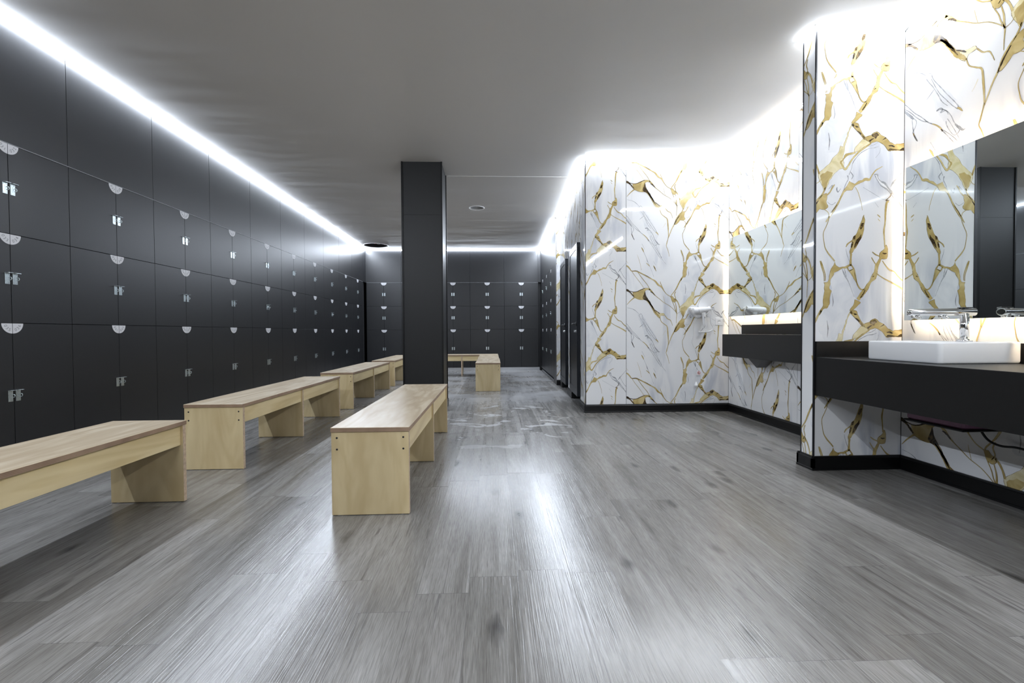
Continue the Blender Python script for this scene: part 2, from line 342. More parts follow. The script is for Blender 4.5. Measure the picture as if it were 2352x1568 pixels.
# ------------------------------------------------------------------ mesh helpers
class MB:
    def __init__(s): s.v = []; s.f = []; s.m = []; s.sm = []
    def add(s, verts, faces, mi=0, smooth=False):
        o = len(s.v); s.v += [tuple(p) for p in verts]
        for f in faces: s.f.append([o + q for q in f]); s.m.append(mi); s.sm.append(smooth)
        return s
    def quad(s, a, b, c, d, mi=0): return s.add((a, b, c, d), ((0, 1, 2, 3),), mi)
    def box(s, x0, x1, y0, y1, z0, z1, mi=0, side=None, bev=0.0):
        """axis box; side = material of the four vertical faces; bev = edge chamfer"""
        if bev > 0:
            bm = bmesh.new(); bmesh.ops.create_cube(bm, size=1)
            for v in bm.verts: v.co = Vector(((x0 + x1) / 2 + v.co.x * (x1 - x0), (y0 + y1) / 2 + v.co.y * (y1 - y0), (z0 + z1) / 2 + v.co.z * (z1 - z0)))
            bmesh.ops.bevel(bm, geom=bm.edges[:], offset=bev, segments=1, affect='EDGES')
            bm.verts.index_update(); bm.normal_update()
            o = len(s.v); s.v += [tuple(v.co) for v in bm.verts]
            for f in bm.faces:
                s.f.append([o + v.index for v in f.verts]); s.sm.append(False)
                s.m.append(side if (side is not None and abs(f.normal.z) < 0.6) else mi)
            bm.free(); return s
        v = [(x0, y0, z0), (x1, y0, z0), (x1, y1, z0), (x0, y1, z0), (x0, y0, z1), (x1, y0, z1), (x1, y1, z1), (x0, y1, z1)]
        sd = mi if side is None else side
        s.add(v, ((3, 2, 1, 0), (4, 5, 6, 7)), mi)
        o = len(s.v) - 8
        for f in ((0, 1, 5, 4), (1, 2, 6, 5), (2, 3, 7, 6), (3, 0, 4, 7)):
            s.f.append([o + q for q in f]); s.m.append(sd); s.sm.append(False)
        return s
    def lathe(s, prof, axis_o, axis_d, n=24, mi=0, smooth=True, cap=True):
        """profile [(r, t)] along axis"""
        d = Vector(axis_d).normalized(); a = d.orthogonal().normalized(); b2 = d.cross(a); o = Vector(axis_o)
        vs = []
        for r, t in prof:
            for q in range(n):
                th = 2 * math.pi * q / n
                vs.append(o + d * t + (a * math.cos(th) + b2 * math.sin(th)) * r)
        fs = []
        for k in range(len(prof) - 1):
            for q in range(n):
                fs.append((k * n + q, k * n + (q + 1) % n, (k + 1) * n + (q + 1) % n, (k + 1) * n + q))
        s.add(vs, fs, mi, smooth)
        if cap:
            base = len(s.v) - len(vs)
            for k, rev in ((0, True), (len(prof) - 1, False)):
                if prof[k][0] > 1e-6:
                    idx = [base + k * n + q for q in range(n)]
                    s.f.append(idx[::-1] if rev else idx); s.m.append(mi); s.sm.append(False)
        return s
    def tube(s, pts, r, n=8, mi=0, smooth_pts=True):
        pts = [Vector(p) for p in pts]
        if smooth_pts: pts = catmull(pts, 6)
        rs = r if isinstance(r, (list, tuple)) else None
        vs = []; prev = None
        for k, p in enumerate(pts):
            t = (pts[min(k + 1, len(pts) - 1)] - pts[max(k - 1, 0)]).normalized()
            if prev is None: a = t.orthogonal().normalized()
            else:
                a = prev - t * prev.dot(t); a = a.normalized() if a.length > 1e-6 else t.orthogonal().normalized()
            prev = a; b2 = t.cross(a)
            rr = (rs[0] + (rs[1] - rs[0]) * k / (len(pts) - 1)) if rs else r
            for q in range(n):
                th = 2 * math.pi * q / n; vs.append(p + (a * math.cos(th) + b2 * math.sin(th)) * rr)
        fs = [(k * n + q, k * n + (q + 1) % n, (k + 1) * n + (q + 1) % n, (k + 1) * n + q) for k in range(len(pts) - 1) for q in range(n)]
        fs += [tuple(range(n))[::-1], tuple((len(pts) - 1) * n + q for q in range(n))]
        return s.add(vs, fs, mi, True)
    def prism(s, poly, ex, mi=0, mi_side=None):
        """3-D polygon extruded along vector ex"""
        n = len(poly); ex = Vector(ex); p = [Vector(q) for q in poly]
        s.add(p + [q + ex for q in p], [tuple(range(n))[::-1], tuple(range(n, 2 * n))], mi)
        o = len(s.v) - 2 * n
        for q in range(n):
            s.f.append([o + q, o + (q + 1) % n, o + n + (q + 1) % n, o + n + q]); s.m.append(mi if mi_side is None else mi_side); s.sm.append(False)
        return s
    def mesh(s, name, mats):
        me = bpy.data.meshes.new(name); me.from_pydata(s.v, [], s.f)
        for q in mats: me.materials.append(q)
        me.polygons.foreach_set('material_index', s.m); me.polygons.foreach_set('use_smooth', s.sm)
        me.update()
        bm = bmesh.new(); bm.from_mesh(me); bmesh.ops.recalc_face_normals(bm, faces=bm.faces[:]); bm.to_mesh(me); bm.free()
        return me
    def obj(s, name, mats, parent=None, keep=False):
        if not isinstance(mats, (list, tuple)): mats = [mats]
        if keep:
            me = bpy.data.meshes.new(name); me.from_pydata(s.v, [], s.f)
            for q in mats: me.materials.append(q)
            me.polygons.foreach_set('material_index', s.m); me.polygons.foreach_set('use_smooth', s.sm); me.update()
        else: me = s.mesh(name, mats)
        return link(name, me, parent)

def link(name, me, parent=None, loc=None):
    o = bpy.data.objects.new(name, me); COL.objects.link(o)
    if parent is not None: o.parent = parent
    if loc: o.location = loc
    return o
def catmull(p, n):
    out = []
    for k in range(len(p) - 1):
        a, b, c, d = p[max(k - 1, 0)], p[k], p[k + 1], p[min(k + 2, len(p) - 1)]
        for q in range(n):
            t = q / n
            out.append(0.5 * ((2 * b) + (c - a) * t + (2 * a - 5 * b + 4 * c - d) * t * t + (3 * b - a - 3 * c + d) * t ** 3))
    out.append(p[-1]); return out
def tag(o, label, cat, group=None):
    o['label'] = label; o['category'] = cat
    if group: o['group'] = group
    return o
def empty(name, loc=(0, 0, 0), rz=0.0):
    o = bpy.data.objects.new(name, None); COL.objects.link(o); o.location = loc; o.rotation_euler = (0, 0, rz)
    o.empty_display_size = 0.1
    return o
def struct(o): o['kind'] = 'structure'; return o
def copy_tree(o, parent=None):
    c = o.copy(); COL.objects.link(c); c.parent = parent
    for ch in list(o.children): copy_tree(ch, c)
    return c

# ------------------------------------------------------------------ floor and ceiling
struct(MB().box(-3.6, 3.4, YEND - 0.3, 11.6, -0.05, 0.0).obj('floor', M_FLOOR))

SPOT = (-0.25, 7.23, 0.112)
VENT = (-2.62, 10.36, 0.26)
def ceiling():
    mb = MB()
    tiles = [(c[0] - c[2] * 1.25, c[0] + c[2] * 1.25, c[1] - c[2] * 1.25, c[1] + c[2] * 1.25, c) for c in (SPOT, VENT)]
    xs = sorted({-3.6, 3.4} | {t[q] for t in tiles for q in (0, 1)}); ys = sorted({YEND - 0.3, 11.6} | {t[q] for t in tiles for q in (2, 3)})
    for a in range(len(xs) - 1):
        for b in range(len(ys) - 1):
            x0, x1, y0, y1 = xs[a], xs[a + 1], ys[b], ys[b + 1]
            hit = [t for t in tiles if abs(t[0] - x0) < 1e-6 and abs(t[1] - x1) < 1e-6 and abs(t[2] - y0) < 1e-6 and abs(t[3] - y1) < 1e-6]
            if not hit:
                mb.quad((x0, y0, ZC), (x0, y1, ZC), (x1, y1, ZC), (x1, y0, ZC)); continue
            cx, cy, r = hit[0][4]; n = 40; hw = r * 1.25
            inn = []; out = []; up = []
            for k in range(n):
                th = 2 * math.pi * k / n; c_, s_ = math.cos(th), math.sin(th); q = hw / max(abs(c_), abs(s_))
                inn.append((cx + r * c_, cy + r * s_, ZC)); out.append((cx + q * c_, cy + q * s_, ZC)); up.append((cx + r * c_, cy + r * s_, ZC + 0.012))
            mb.add(inn + out + up, [(k, (k + 1) % n, n + (k + 1) % n, n + k) for k in range(n)] + [(k, 2 * n + k, 2 * n + (k + 1) % n, (k + 1) % n) for k in range(n)])
    o = mb.obj('ceiling', M_CEIL, keep=True); struct(o)
    # the slab above, closing the void
    struct(MB().box(-3.6, 3.4, YEND - 0.3, 11.6, ZC + 0.30, ZC + 0.36).obj('trim_1', M_VOID))
    # welded joint in the stretch ceiling behind the pillar
    struct(MB().box(-0.62, 1.10, 5.776, 5.790, ZC - 0.0035, ZC - 0.0002, bev=0.001).obj('trim_5', M_CEIL))
    return o
ceiling()

# recessed spot (unlit) and open vent hole
sp = empty('ceiling_spotlight', (SPOT[0], SPOT[1], ZC))
tag(sp, 'small round recessed ceiling spotlight, switched off, right of the dark pillar', 'ceiling light')
MB().lathe([(0.122, -0.002), (0.120, -0.008), (0.104, -0.007), (0.100, 0.006)], (0, 0, 0), (0, 0, 1), 40, cap=False).obj('ring', M_SPOTRING, sp)
MB().lathe([(0.1015, 0.004), (0.082, 0.05), (0.055, 0.075), (0.0, 0.076)], (0, 0, 0), (0, 0, 1), 40, cap=False).obj('reflector', M_SPOT, sp)
MB().lathe([(0.03, 0.045), (0.034, 0.06), (0.02, 0.075)], (0, 0, 0), (0, 0, 1), 20).obj('bulb', M_WHITE, sp)
vt = empty('ceiling_opening', (VENT[0], VENT[1], ZC))
tag(vt, 'dark round open hole with loose wires in the ceiling at the far left corner', 'ceiling opening')
MB().lathe([(0.258, 0.0), (0.258, 0.22), (0.0, 0.22)], (0, 0, 0), (0, 0, 1), 40, cap=False).obj('cavity', M_VOID, vt)
MB().lathe([(0.268, -0.001), (0.266, -0.006), (0.256, -0.006), (0.254, 0.004)], (0, 0, 0), (0, 0, 1), 40, cap=False).obj('rim', M_WHITE, vt)
MB().tube([(-0.18, -0.02, 0.19), (-0.06, 0.05, 0.06), (0.05, -0.05, 0.05), (0.19, 0.03, 0.18)], 0.006).obj('wire', M_WIRE_RED, vt)
MB().tube([(-0.12, 0.12, 0.2), (0.02, 0.0, 0.04), (0.1, 0.05, 0.06), (0.12, 0.15, 0.2)], 0.006).obj('wire', M_WHITE_SOFT, vt)

# ------------------------------------------------------------------ line lights in the ceiling corner
def led(p0, p1, n, m_, label, ends=(0, 0)):
    """corner profile from p0 to p1 (xy), n = wall normal into the room"""
    a = Vector((p0[0], p0[1], 0)); b = Vector((p1[0], p1[1], 0)); nn = Vector((n[0], n[1], 0)).normalized()
    d = (b - a).normalized(); a = a + d * ends[0]; b = b - d * ends[1]
    g, w, wv = 0.0008, 0.031, 0.017
    poly = [Vector((0, 0, ZC - g)) + nn * g, Vector((0, 0, ZC - g)) + nn * w, Vector((0, 0, ZC - wv)) + nn * g]
    mb = MB()
    pa = [a + q for q in poly]; pb = [b + q for q in poly]
    mb.add(pa + pb, ((1, 2, 5, 4),), 1)
    mb.add(pa + pb, ((0, 1, 4, 3), (2, 0, 3, 5), (0, 2, 1), (3, 4, 5)), 0)
    o = mb.obj('led_strip', [M_ALU, m_])
    tag(o, label, 'light strip', 'ceiling light strips')
    return o
SKA = Vector((1.045, 5.134)); SKB = Vector((1.1315, 10.69)); SKD = (SKB - SKA).normalized()    # door and locker wall runs slightly askew
SKN = Vector((-SKD.y, SKD.x))
def sk(s, off=0.0): q = SKA + SKD * s + SKN * off; return (q.x, q.y)      # s metres from the marble corner, off into the room
S_END = (7.87 - SKA.y) / SKD.y            # where the lockers begin
S_BACK = (YB - SKA.y) / SKD.y
DW = -0.075                                # door wall stands back from the locker fronts

led((XL, YF), (XL, YB), (1, 0), M_LED_COOL, 'long white light strip along the ceiling above the left lockers', (0.01, 0.01))
led((XL, YB), (1.13, YB), (0, -1), M_LED_BACK, 'white light strip along the ceiling above the back wall lockers', (0.05, 0.05))
led(sk(S_BACK), sk(S_END), SKN, M_LED_BACK, 'white light strip above the lockers at the back right', (0.05, 0.0))
led((SKA.x - 0.02, YM), (XM, YM), (0, -1), M_LED_WHITE, 'white light strip above the marble wall with the hair dryer', (0, 0.045))
led((XM, YM), (XM, FY1), (-1, 0), M_LED_WHITE, 'white light strip above the far mirror and shelf', (0.01, 0.01))
led((XM, FY1), (FX, FY1), (0, 1), M_LED_WHITE, 'white light strip on the far side of the marble partition', (0.045, -0.02))
led((FX, FY1), (FX, FY0), (-1, 0), M_LED_WHITE, 'short white light strip on the narrow end of the marble partition', (-0.02, -0.02))
led((FX, FY0), (XM, FY0), (0, -1), M_LED_WHITE, 'white light strip on the near side of the marble partition', (-0.02, 0.01))
led((XM, FY0), (XM, YEND), (-1, 0), M_LED_WHITE, 'white light strip above the near mirror and sink', (0.045, 0.05))
unseen_0 = led((XL, YF), (XF, YF), (0, 1), M_LED_FRONT, 'white light strip on the wall behind the viewpoint', (0.05, -0.02))
unseen_1 = led((XF, YF), (XF, YEND), (1, 0), M_LED_FRONT, 'white light strip along the corridor behind the viewpoint', (-0.02, 0.05))
for q, o in enumerate((unseen_0, unseen_1)):
    o.name = 'trim_%d' % (6 + q); struct(o)  # unseen ceiling light strips behind the camera; they light the bench fronts
    for k in ('label', 'category', 'group'): del o[k]

# ------------------------------------------------------------------ printed marble panels
T_W, T_H = 1.194, 1.223
def c1(x, y): return x, y
def c4(x, y): return 960 + (x - 740) * .507, 232 + (y - 1215) * .4994
def c3(x, y): return 960 + (x - 835) * .48, 232 + (y - 295) * .468
def c6(x, y): return 960 + (x - 340) * .874, 232 + (y - 840) * .86
VEINS = []      # (layer material index, list of 2-D polygons in tile units)
rv = random.Random(3)
def ribbon(pts, m_, extra=0.0, sub=5, jit=0.10, closed=False):
    P = [Vector((p[0], p[1], p[2])) for p in pts]
    P = catmull(P, sub)
    L_, R_ = [], []
    for k, p in enumerate(P):
        t = P[min(k + 1, len(P) - 1)] - P[max(k - 1, 0)]; t = Vector((t.x, t.y))
        if t.length < 1e-6: t = Vector((1, 0))
        t.normalize(); n = Vector((-t.y, t.x)); w = max(p.z * (0.70 if m_ in (4, 5) else 0.85 if m_ == 3 else 1.0), 0.8)
        e0 = (w / 2) * (1 + rv.uniform(-jit, jit) * 2) + extra; e1 = (w / 2) * (1 + rv.uniform(-jit, jit) * 2) + extra
        L_.append((p.x + n.x * e0, p.y + n.y * e0)); R_.append((p.x - n.x * e1, p.y - n.y * e1))
    VEINS.append((m_, [[L_[k], L_[k + 1], R_[k + 1], R_[k]] for k in range(len(P) - 1)]))
def rough(poly, amp=2.5, step=16):
    out = []
    for k in range(len(poly)):
        a, b = Vector(poly[k]), Vector(poly[(k + 1) % len(poly)]); n = max(1, int((b - a).length / step))
        for q in range(n):
            p = a.lerp(b, q / n)
            if q: p = p + Vector((rv.uniform(-amp, amp), rv.uniform(-amp, amp)))
            out.append((p.x, p.y))
    return out
def RB(f, m_, pts, out=True):
    q = [(*f(p[0], p[1]), p[2]) for p in pts]
    if out and m_ in (4, 5) and max(p[2] for p in q) >= 7: ribbon([(a, b, c * 0.82) for a, b, c in q], 3, 0.9, jit=0.05)
    ribbon(q, m_)
def PG(f, m_, pts, line=5.0, amp=2.5):
    q = rough([f(*p) for p in pts], amp)
    tri = tessellate_polygon([[Vector((x, y, 0)) for x, y in q]])
    VEINS.append((m_, [[q[i] for i in t] for t in tri]))
    if line:
        line *= 0.68
        r = [(x, y, line) for x, y in q] + [(q[0][0], q[0][1], line)]
        ribbon(r, 3 if m_ in (4, 5) else 6, sub=2, jit=0.25)
GO, PA, DK, GY, SM = 5, 4, 6, 2, 1
# smoky grey fields
PG(c4, SM, [(330, 600), (230, 680), (190, 760), (205, 860), (190, 1010), (150, 1090), (60, 1200), (40, 1330), (120, 1470), (240, 1470), (330, 1330), (430, 1110), (510, 990), (430, 800), (370, 640)], 0, 6)
PG(c3, SM, [(330, 800), (250, 880), (190, 1000), (160, 1110), (230, 1200), (210, 1330), (340, 1180), (410, 1060), (470, 930), (530, 870), (500, 760), (430, 800)], 0, 6)
PG(c1, SM, [(150, 560), (205, 555), (260, 640), (340, 770), (385, 860), (360, 900), (420, 1090), (470, 1190), (400, 1110), (330, 960), (240, 790), (190, 640)], 0, 5)
# A: gold triangle and its bone
PG(c1, GO, [(108, 322), (150, 318), (190, 302), (225, 283), (255, 279), (285, 284), (300, 300), (262, 297), (240, 310), (236, 340), (245, 385), (240, 402), (205, 405), (160, 396), (125, 380), (112, 345)])
PG(c1, DK, [(237, 306), (246, 350), (268, 390), (300, 440), (335, 505), (300, 470), (262, 415), (224, 402), (212, 385), (224, 350)], 0)
RB(c1, DK, [(40, 300, 24), (62, 308, 20), (85, 328, 12), (104, 350, 13), (122, 372, 10)])
RB(c1, GO, [(40, 301, 9), (60, 309, 8), (80, 322, 4)], False)
RB(c1, DK, [(60, 305, 6), (110, 320, 7), (150, 317, 6), (190, 300, 8), (235, 281, 6)])
RB(c1, 3, [(118, 330, 4), (150, 360, 4), (195, 402, 4)])
RB(c1, GO, [(250, 405, 12), (285, 440, 22), (315, 485, 28), (345, 535, 34), (375, 570, 30), (397, 596, 10)])
RB(c1, DK, [(255, 400, 8), (290, 440, 12), (312, 475, 15), (335, 515, 8), (352, 545, 4)])
PG(c1, PA, [(326, 505), (362, 524), (400, 546), (438, 549), (447, 568), (405, 574), (394, 600), (368, 580), (345, 545)])
RB(c1, DK, [(340, 512, 4), (372, 535, 9), (395, 555, 5)])
RB(c1, GO, [(395, 590, 7), (410, 635, 7), (445, 665, 8), (472, 690, 11), (480, 760, 14), (485, 830, 10), (486, 878, 6)])
RB(c1, GO, [(448, 570, 9), (475, 605, 8), (505, 620, 7), (520, 650, 4), (530, 680, 2)])
RB(c1, PA, [(455, 730, 5), (440, 760, 3), (425, 780, 2)])
RB(c1, GO, [(487, 868, 10), (478, 905, 6), (468, 945, 9), (462, 972, 5), (475, 1005, 5), (488, 1050, 3), (494, 1085, 2)])
RB(c1, GO, [(128, 378, 16), (100, 400, 12), (75, 424, 8), (48, 455, 3)])
RB(c1, GO, [(282, 288, 20), (308, 315, 20), (335, 347, 12), (362, 372, 6), (395, 398, 5), (440, 435, 4), (500, 470, 4), (548, 515, 4), (575, 548, 3)])
RB(c1, DK, [(296, 318, 6), (318, 330, 11), (342, 356, 5)])
RB(c1, GO, [(432, 362, 3), (440, 400, 4), (450, 440, 3)])
# B: upper left vein
RB(c1, GO, [(40, 1130, 3), (62, 1158, 4)])
RB(c1, GO, [(40, 1182, 16), (58, 1192, 18), (76, 1212, 14), (100, 1240, 10), (145, 1240, 16), (210, 1270, 13), (262, 1298, 17), (310, 1325, 12), (345, 1345, 18), (375, 1382, 22), (412, 1408, 14), (435, 1445, 9), (468, 1485, 6), (512, 1512, 8)])
RB(c1, DK, [(100, 1240, 5), (145, 1236, 5), (180, 1252, 3)]); RB(c1, DK, [(230, 1276, 4), (270, 1298, 6), (300, 1315, 3)])
RB(c1, GO, [(100, 1242, 5), (140, 1300, 6), (190, 1365, 5), (225, 1420, 5)])
RB(c1, GO, [(165, 1255, 5), (215, 1325, 7), (260, 1380, 5), (287, 1428, 6)])
RB(c1, GO, [(400, 1350, 3), (405, 1375, 6), (435, 1440, 7)])
# C: tall gold shape and knot
PG(c4, GO, [(240, 515), (255, 560), (310, 590), (290, 615), (232, 645), (225, 670), (185, 740), (178, 850), (202, 868), (182, 935), (180, 1020), (150, 1080), (105, 1085), (75, 1140), (45, 1175), (72, 1095), (100, 1060), (105, 960), (118, 870), (120, 785), (108, 765), (150, 765), (168, 735), (180, 660), (195, 600), (228, 555)])
RB(c1, GO, [(625, 1318, 20), (608, 1345, 14), (588, 1385, 16), (566, 1430, 13), (545, 1460, 9), (518, 1494, 10), (512, 1514, 8)])
RB(c1, 3, [(612, 1345, 3), (585, 1400, 3), (560, 1445, 3)])
PG(c1, GO, [(508, 370), (530, 368), (545, 388), (565, 395), (570, 415), (548, 432), (525, 420), (515, 395)])
RB(c1, 3, [(520, 380, 3), (545, 400, 4), (535, 425, 3)])
RB(c1, GO, [(562, 318, 8), (550, 348, 9), (560, 385, 8), (545, 410, 6)])
RB(c1, GO, [(562, 400, 12), (582, 425, 13), (596, 455, 12), (606, 490, 14)])
RB(c1, GO, [(525, 420, 4), (545, 465, 5), (556, 505, 6), (575, 550, 10)]); RB(c1, GO, [(555, 425, 5), (568, 480, 9), (570, 525, 12), (574, 560, 8), (571, 605, 4), (570, 655, 3)])
RB(c1, GO, [(575, 550, 5), (600, 540, 4), (618, 520, 5)])
# D: big gold sheet
PG(c1, PA, [(806, 182), (786, 235), (770, 295), (760, 350), (748, 392), (758, 430), (750, 452), (712, 474), (688, 500), (668, 528), (655, 562), (640, 592), (626, 560), (606, 520), (600, 490), (618, 470), (640, 452), (668, 428), (690, 390), (712, 372), (730, 345), (735, 318), (752, 325), (764, 290), (778, 240)], 4, 4)
PG(c1, GO, [(612, 500), (655, 470), (690, 480), (668, 520), (652, 560), (640, 588), (624, 556)], 0, 4)
RB(c1, 3, [(700, 390, 2), (690, 450, 3), (660, 505, 3)]); RB(c1, 3, [(735, 380, 2), (728, 420, 3), (745, 445, 3)])
RB(c1, GO, [(645, 570, 10), (628, 610, 12), (598, 645, 14), (568, 690, 16), (548, 740, 13), (522, 790, 10), (498, 850, 8), (486, 882, 7)])
PG(c1, GO, [(620, 618), (652, 605), (656, 630), (650, 655), (662, 688), (640, 704), (612, 700), (584, 730), (562, 748), (548, 742), (572, 690), (600, 648)])
RB(c1, DK, [(602, 650, 6), (575, 690, 9), (556, 725, 9), (545, 752, 5)])
RB(c1, GO, [(655, 615, 12), (672, 600, 8), (690, 568, 10), (702, 552, 4)])
RB(c1, GO, [(640, 703, 5), (662, 720, 6), (670, 745, 6)])
RB(c3, GO, [(405, 1085, 14), (375, 1150, 12), (345, 1215, 13), (300, 1290, 18), (250, 1370, 18), (210, 1430, 10), (188, 1465, 5)])
RB(c3, DK, [(330, 1240, 3), (280, 1310, 5), (235, 1385, 6)])
RB(c1, GO, [(668, 745, 6), (664, 775, 4), (652, 805, 4), (634, 850, 4), (640, 905, 4), (648, 940, 6), (668, 972, 9), (692, 1000, 9), (706, 1018, 8)])
# E: bone at the right edge
PG(c3, GO, [(690, 365), (770, 335), (775, 320), (835, 292), (885, 335), (945, 362), (1000, 425), (1070, 455), (1140, 446), (1200, 440), (1200, 525), (1140, 530), (1060, 525), (985, 532), (950, 480), (890, 432), (835, 410), (760, 432), (700, 400)], 9)
PG(c3, GO, [(503, 205), (548, 176), (592, 192), (620, 260), (650, 320), (692, 368), (680, 398), (640, 350), (590, 290), (540, 240)], 8)
PG(c3, DK, [(505, 205), (530, 192), (545, 222), (528, 228)], 0); PG(c3, DK, [(550, 215), (590, 225), (600, 240), (565, 240)], 0)
PG(c3, DK, [(565, 275), (600, 285), (640, 320), (625, 335), (590, 300)], 0); PG(c3, DK, [(640, 325), (685, 372), (672, 385), (645, 350)], 0)
PG(c3, DK, [(765, 330), (800, 315), (835, 300), (862, 335), (838, 350), (820, 385), (795, 362), (770, 352)], 0, 4)
PG(c3, DK, [(725, 408), (770, 380), (808, 372), (770, 400), (745, 425)], 0); PG(c3, DK, [(893, 405), (948, 358), (955, 375), (915, 395)], 0)
PG(c3, DK, [(980, 465), (1030, 458), (1070, 480), (1055, 490), (1020, 478), (990, 478)], 0)
PG(c3, DK, [(975, 530), (1000, 505), (1060, 512), (1130, 520), (1165, 495), (1200, 490), (1200, 526), (1140, 531), (1060, 526)], 0)
PG(c3, PA, [(650, 388), (600, 450), (555, 500), (545, 550), (592, 548), (665, 490), (745, 440), (735, 425), (690, 400)], 4, 4)
RB(c3, 3, [(600, 470, 3), (575, 515, 4), (610, 520, 3)]); RB(c3, 3, [(650, 420, 3), (630, 470, 4), (680, 460, 3)]); RB(c3, 3, [(690, 410, 3), (700, 440, 3)])
RB(c3, GO, [(560, 560, 14), (515, 575, 16), (470, 585, 16), (438, 600, 22), (412, 640, 9), (390, 670, 12), (372, 690, 18), (400, 745, 14), (430, 780, 16), (468, 735, 12), (500, 680, 12), (555, 605, 12), (640, 525, 13), (760, 440, 9)])
RB(c3, GY, [(858, 480, 3), (800, 500, 5), (745, 505, 3), (690, 530, 4), (620, 575, 4), (560, 645, 4), (525, 705, 4), (510, 775, 3), (480, 850, 3)])
RB(c3, GY, [(845, 430, 3), (790, 465, 4), (720, 480, 2)]); RB(c3, GY, [(882, 500, 2), (870, 560, 2), (820, 628, 2)])
RB(c3, GY, [(490, 800, 3), (525, 850, 6), (530, 875, 8), (510, 910, 3)]); RB(c3, GY, [(462, 860, 8), (470, 910, 5), (440, 970, 6), (410, 1060, 3)])
RB(c3, GY, [(330, 1010, 4), (325, 1040, 8), (340, 1075, 6), (375, 1030, 2)]); RB(c3, GY, [(220, 1040, 3), (270, 985, 5), (225, 1100, 3)]); RB(c3, GY, [(200, 1200, 2), (260, 1240, 3), (310, 1210, 3)])
# F: kite, flake
PG(c3, GO, [(485, 935), (545, 965), (555, 992), (515, 1050), (450, 1052), (405, 1097), (400, 1075), (462, 985)])
RB(c3, 3, [(462, 985, 5), (505, 1020, 5), (545, 985, 4)])
RB(c3, GO, [(548, 985, 12), (580, 965, 16), (612, 945, 22), (655, 930, 16), (690, 908, 24), (740, 912, 18), (760, 885, 9), (785, 840, 7), (825, 790, 8), (870, 762, 5), (910, 738, 3)])
RB(c3, GO, [(562, 1010, 5), (590, 1055, 6), (610, 1110, 5), (632, 1190, 4), (645, 1240, 4), (655, 1310, 3)])
PG(c4, GO, [(590, -60), (603, 10), (592, 90), (585, 150), (556, 230), (512, 308), (470, 365), (455, 395), (430, 420), (420, 385), (442, 330), (450, 262), (465, 205), (495, 185), (520, 130), (545, 60), (566, 10)], 6)
PG(c4, DK, [(560, 40), (592, 35), (580, 90), (550, 120), (540, 95)], 0); PG(c4, DK, [(560, 170), (558, 225), (515, 300), (468, 355), (478, 300), (500, 245), (540, 205)], 0)
PG(c4, DK, [(462, 205), (492, 190), (485, 235), (462, 245)], 0); PG(c4, DK, [(452, 262), (466, 275), (442, 345), (432, 335)], 0)
RB(c4, GO, [(452, 255, 12), (420, 275, 8), (392, 298, 10), (375, 332, 4)])
RB(c4, GO, [(438, 415, 18), (435, 470, 12), (432, 540, 20), (440, 560, 10)])
RB(c4, GY, [(375, 355, 2), (390, 430, 3), (425, 525, 3)])
RB(c4, GO, [(435, 548, 12), (400, 565, 16), (370, 582, 18), (335, 582, 12), (300, 595, 20)])
RB(c4, GO, [(436, 545, 10), (462, 580, 9), (478, 610, 9), (492, 680, 10), (512, 770, 9), (535, 820, 9), (568, 852, 9), (605, 848, 8)])
RB(c4, GO, [(392, 572, 7), (402, 600, 8), (420, 622, 8), (455, 605, 6), (470, 598, 6)])
PG(c4, GO, [(415, 625), (465, 600), (486, 650), (496, 720), (520, 792), (490, 742), (455, 680)])
RB(c4, GO, [(70, 500, 3), (85, 545, 8), (110, 615, 6), (126, 680, 5), (125, 745, 4)])
RB(c4, GY, [(330, 600, 3), (365, 680, 10), (400, 740, 5), (430, 810, 3), (480, 940, 2)]); RB(c4, GY, [(360, 600, 3), (375, 660, 6), (385, 700, 3)])
RB(c4, GY, [(210, 900, 2), (225, 1000, 5), (215, 1060, 2)]); RB(c4, GY, [(150, 1230, 3), (165, 1330, 6), (155, 1440, 3)])
# G: grey bean and threads at the right edge
PG(c6, 1, [(330, 1135), (352, 1145), (365, 1175), (400, 1200), (440, 1245), (470, 1300), (445, 1285), (410, 1240), (370, 1205), (345, 1170)], 0, 1)
RB(c6, GY, [(322, 1142, 9), (345, 1138, 10), (352, 1165, 5), (372, 1188, 9), (398, 1200, 12), (425, 1235, 8), (448, 1262, 14), (470, 1290, 6), (500, 1330, 5), (538, 1392, 5), (550, 1410, 5)])
RB(c6, GY, [(330, 1150, 8), (345, 1178, 4), (370, 1215, 5), (410, 1240, 9), (432, 1262, 6), (470, 1310, 4), (538, 1376, 4), (550, 1388, 3)])
RB(c6, GY, [(440, 1225, 4), (458, 1195, 10), (480, 1170, 4), (510, 1135, 3), (540, 1098, 3), (550, 1090, 3)])
RB(c6, GY, [(462, 1200, 4), (485, 1245, 4), (510, 1285, 4), (548, 1325, 3)])
RB(c6, DK, [(445, 1268, 4), (438, 1292, 6), (425, 1305, 4), (408, 1322, 6), (432, 1320, 4)])
RB(c6, GY, [(245, 1230, 1.5), (330, 1280, 2), (390, 1315, 1.5), (420, 1318, 2)]); RB(c6, GY, [(330, 1335, 1.5), (355, 1370, 2)])
RB(c6, GO, [(348, 1422, 3), (360, 1432, 7), (370, 1442, 3)])
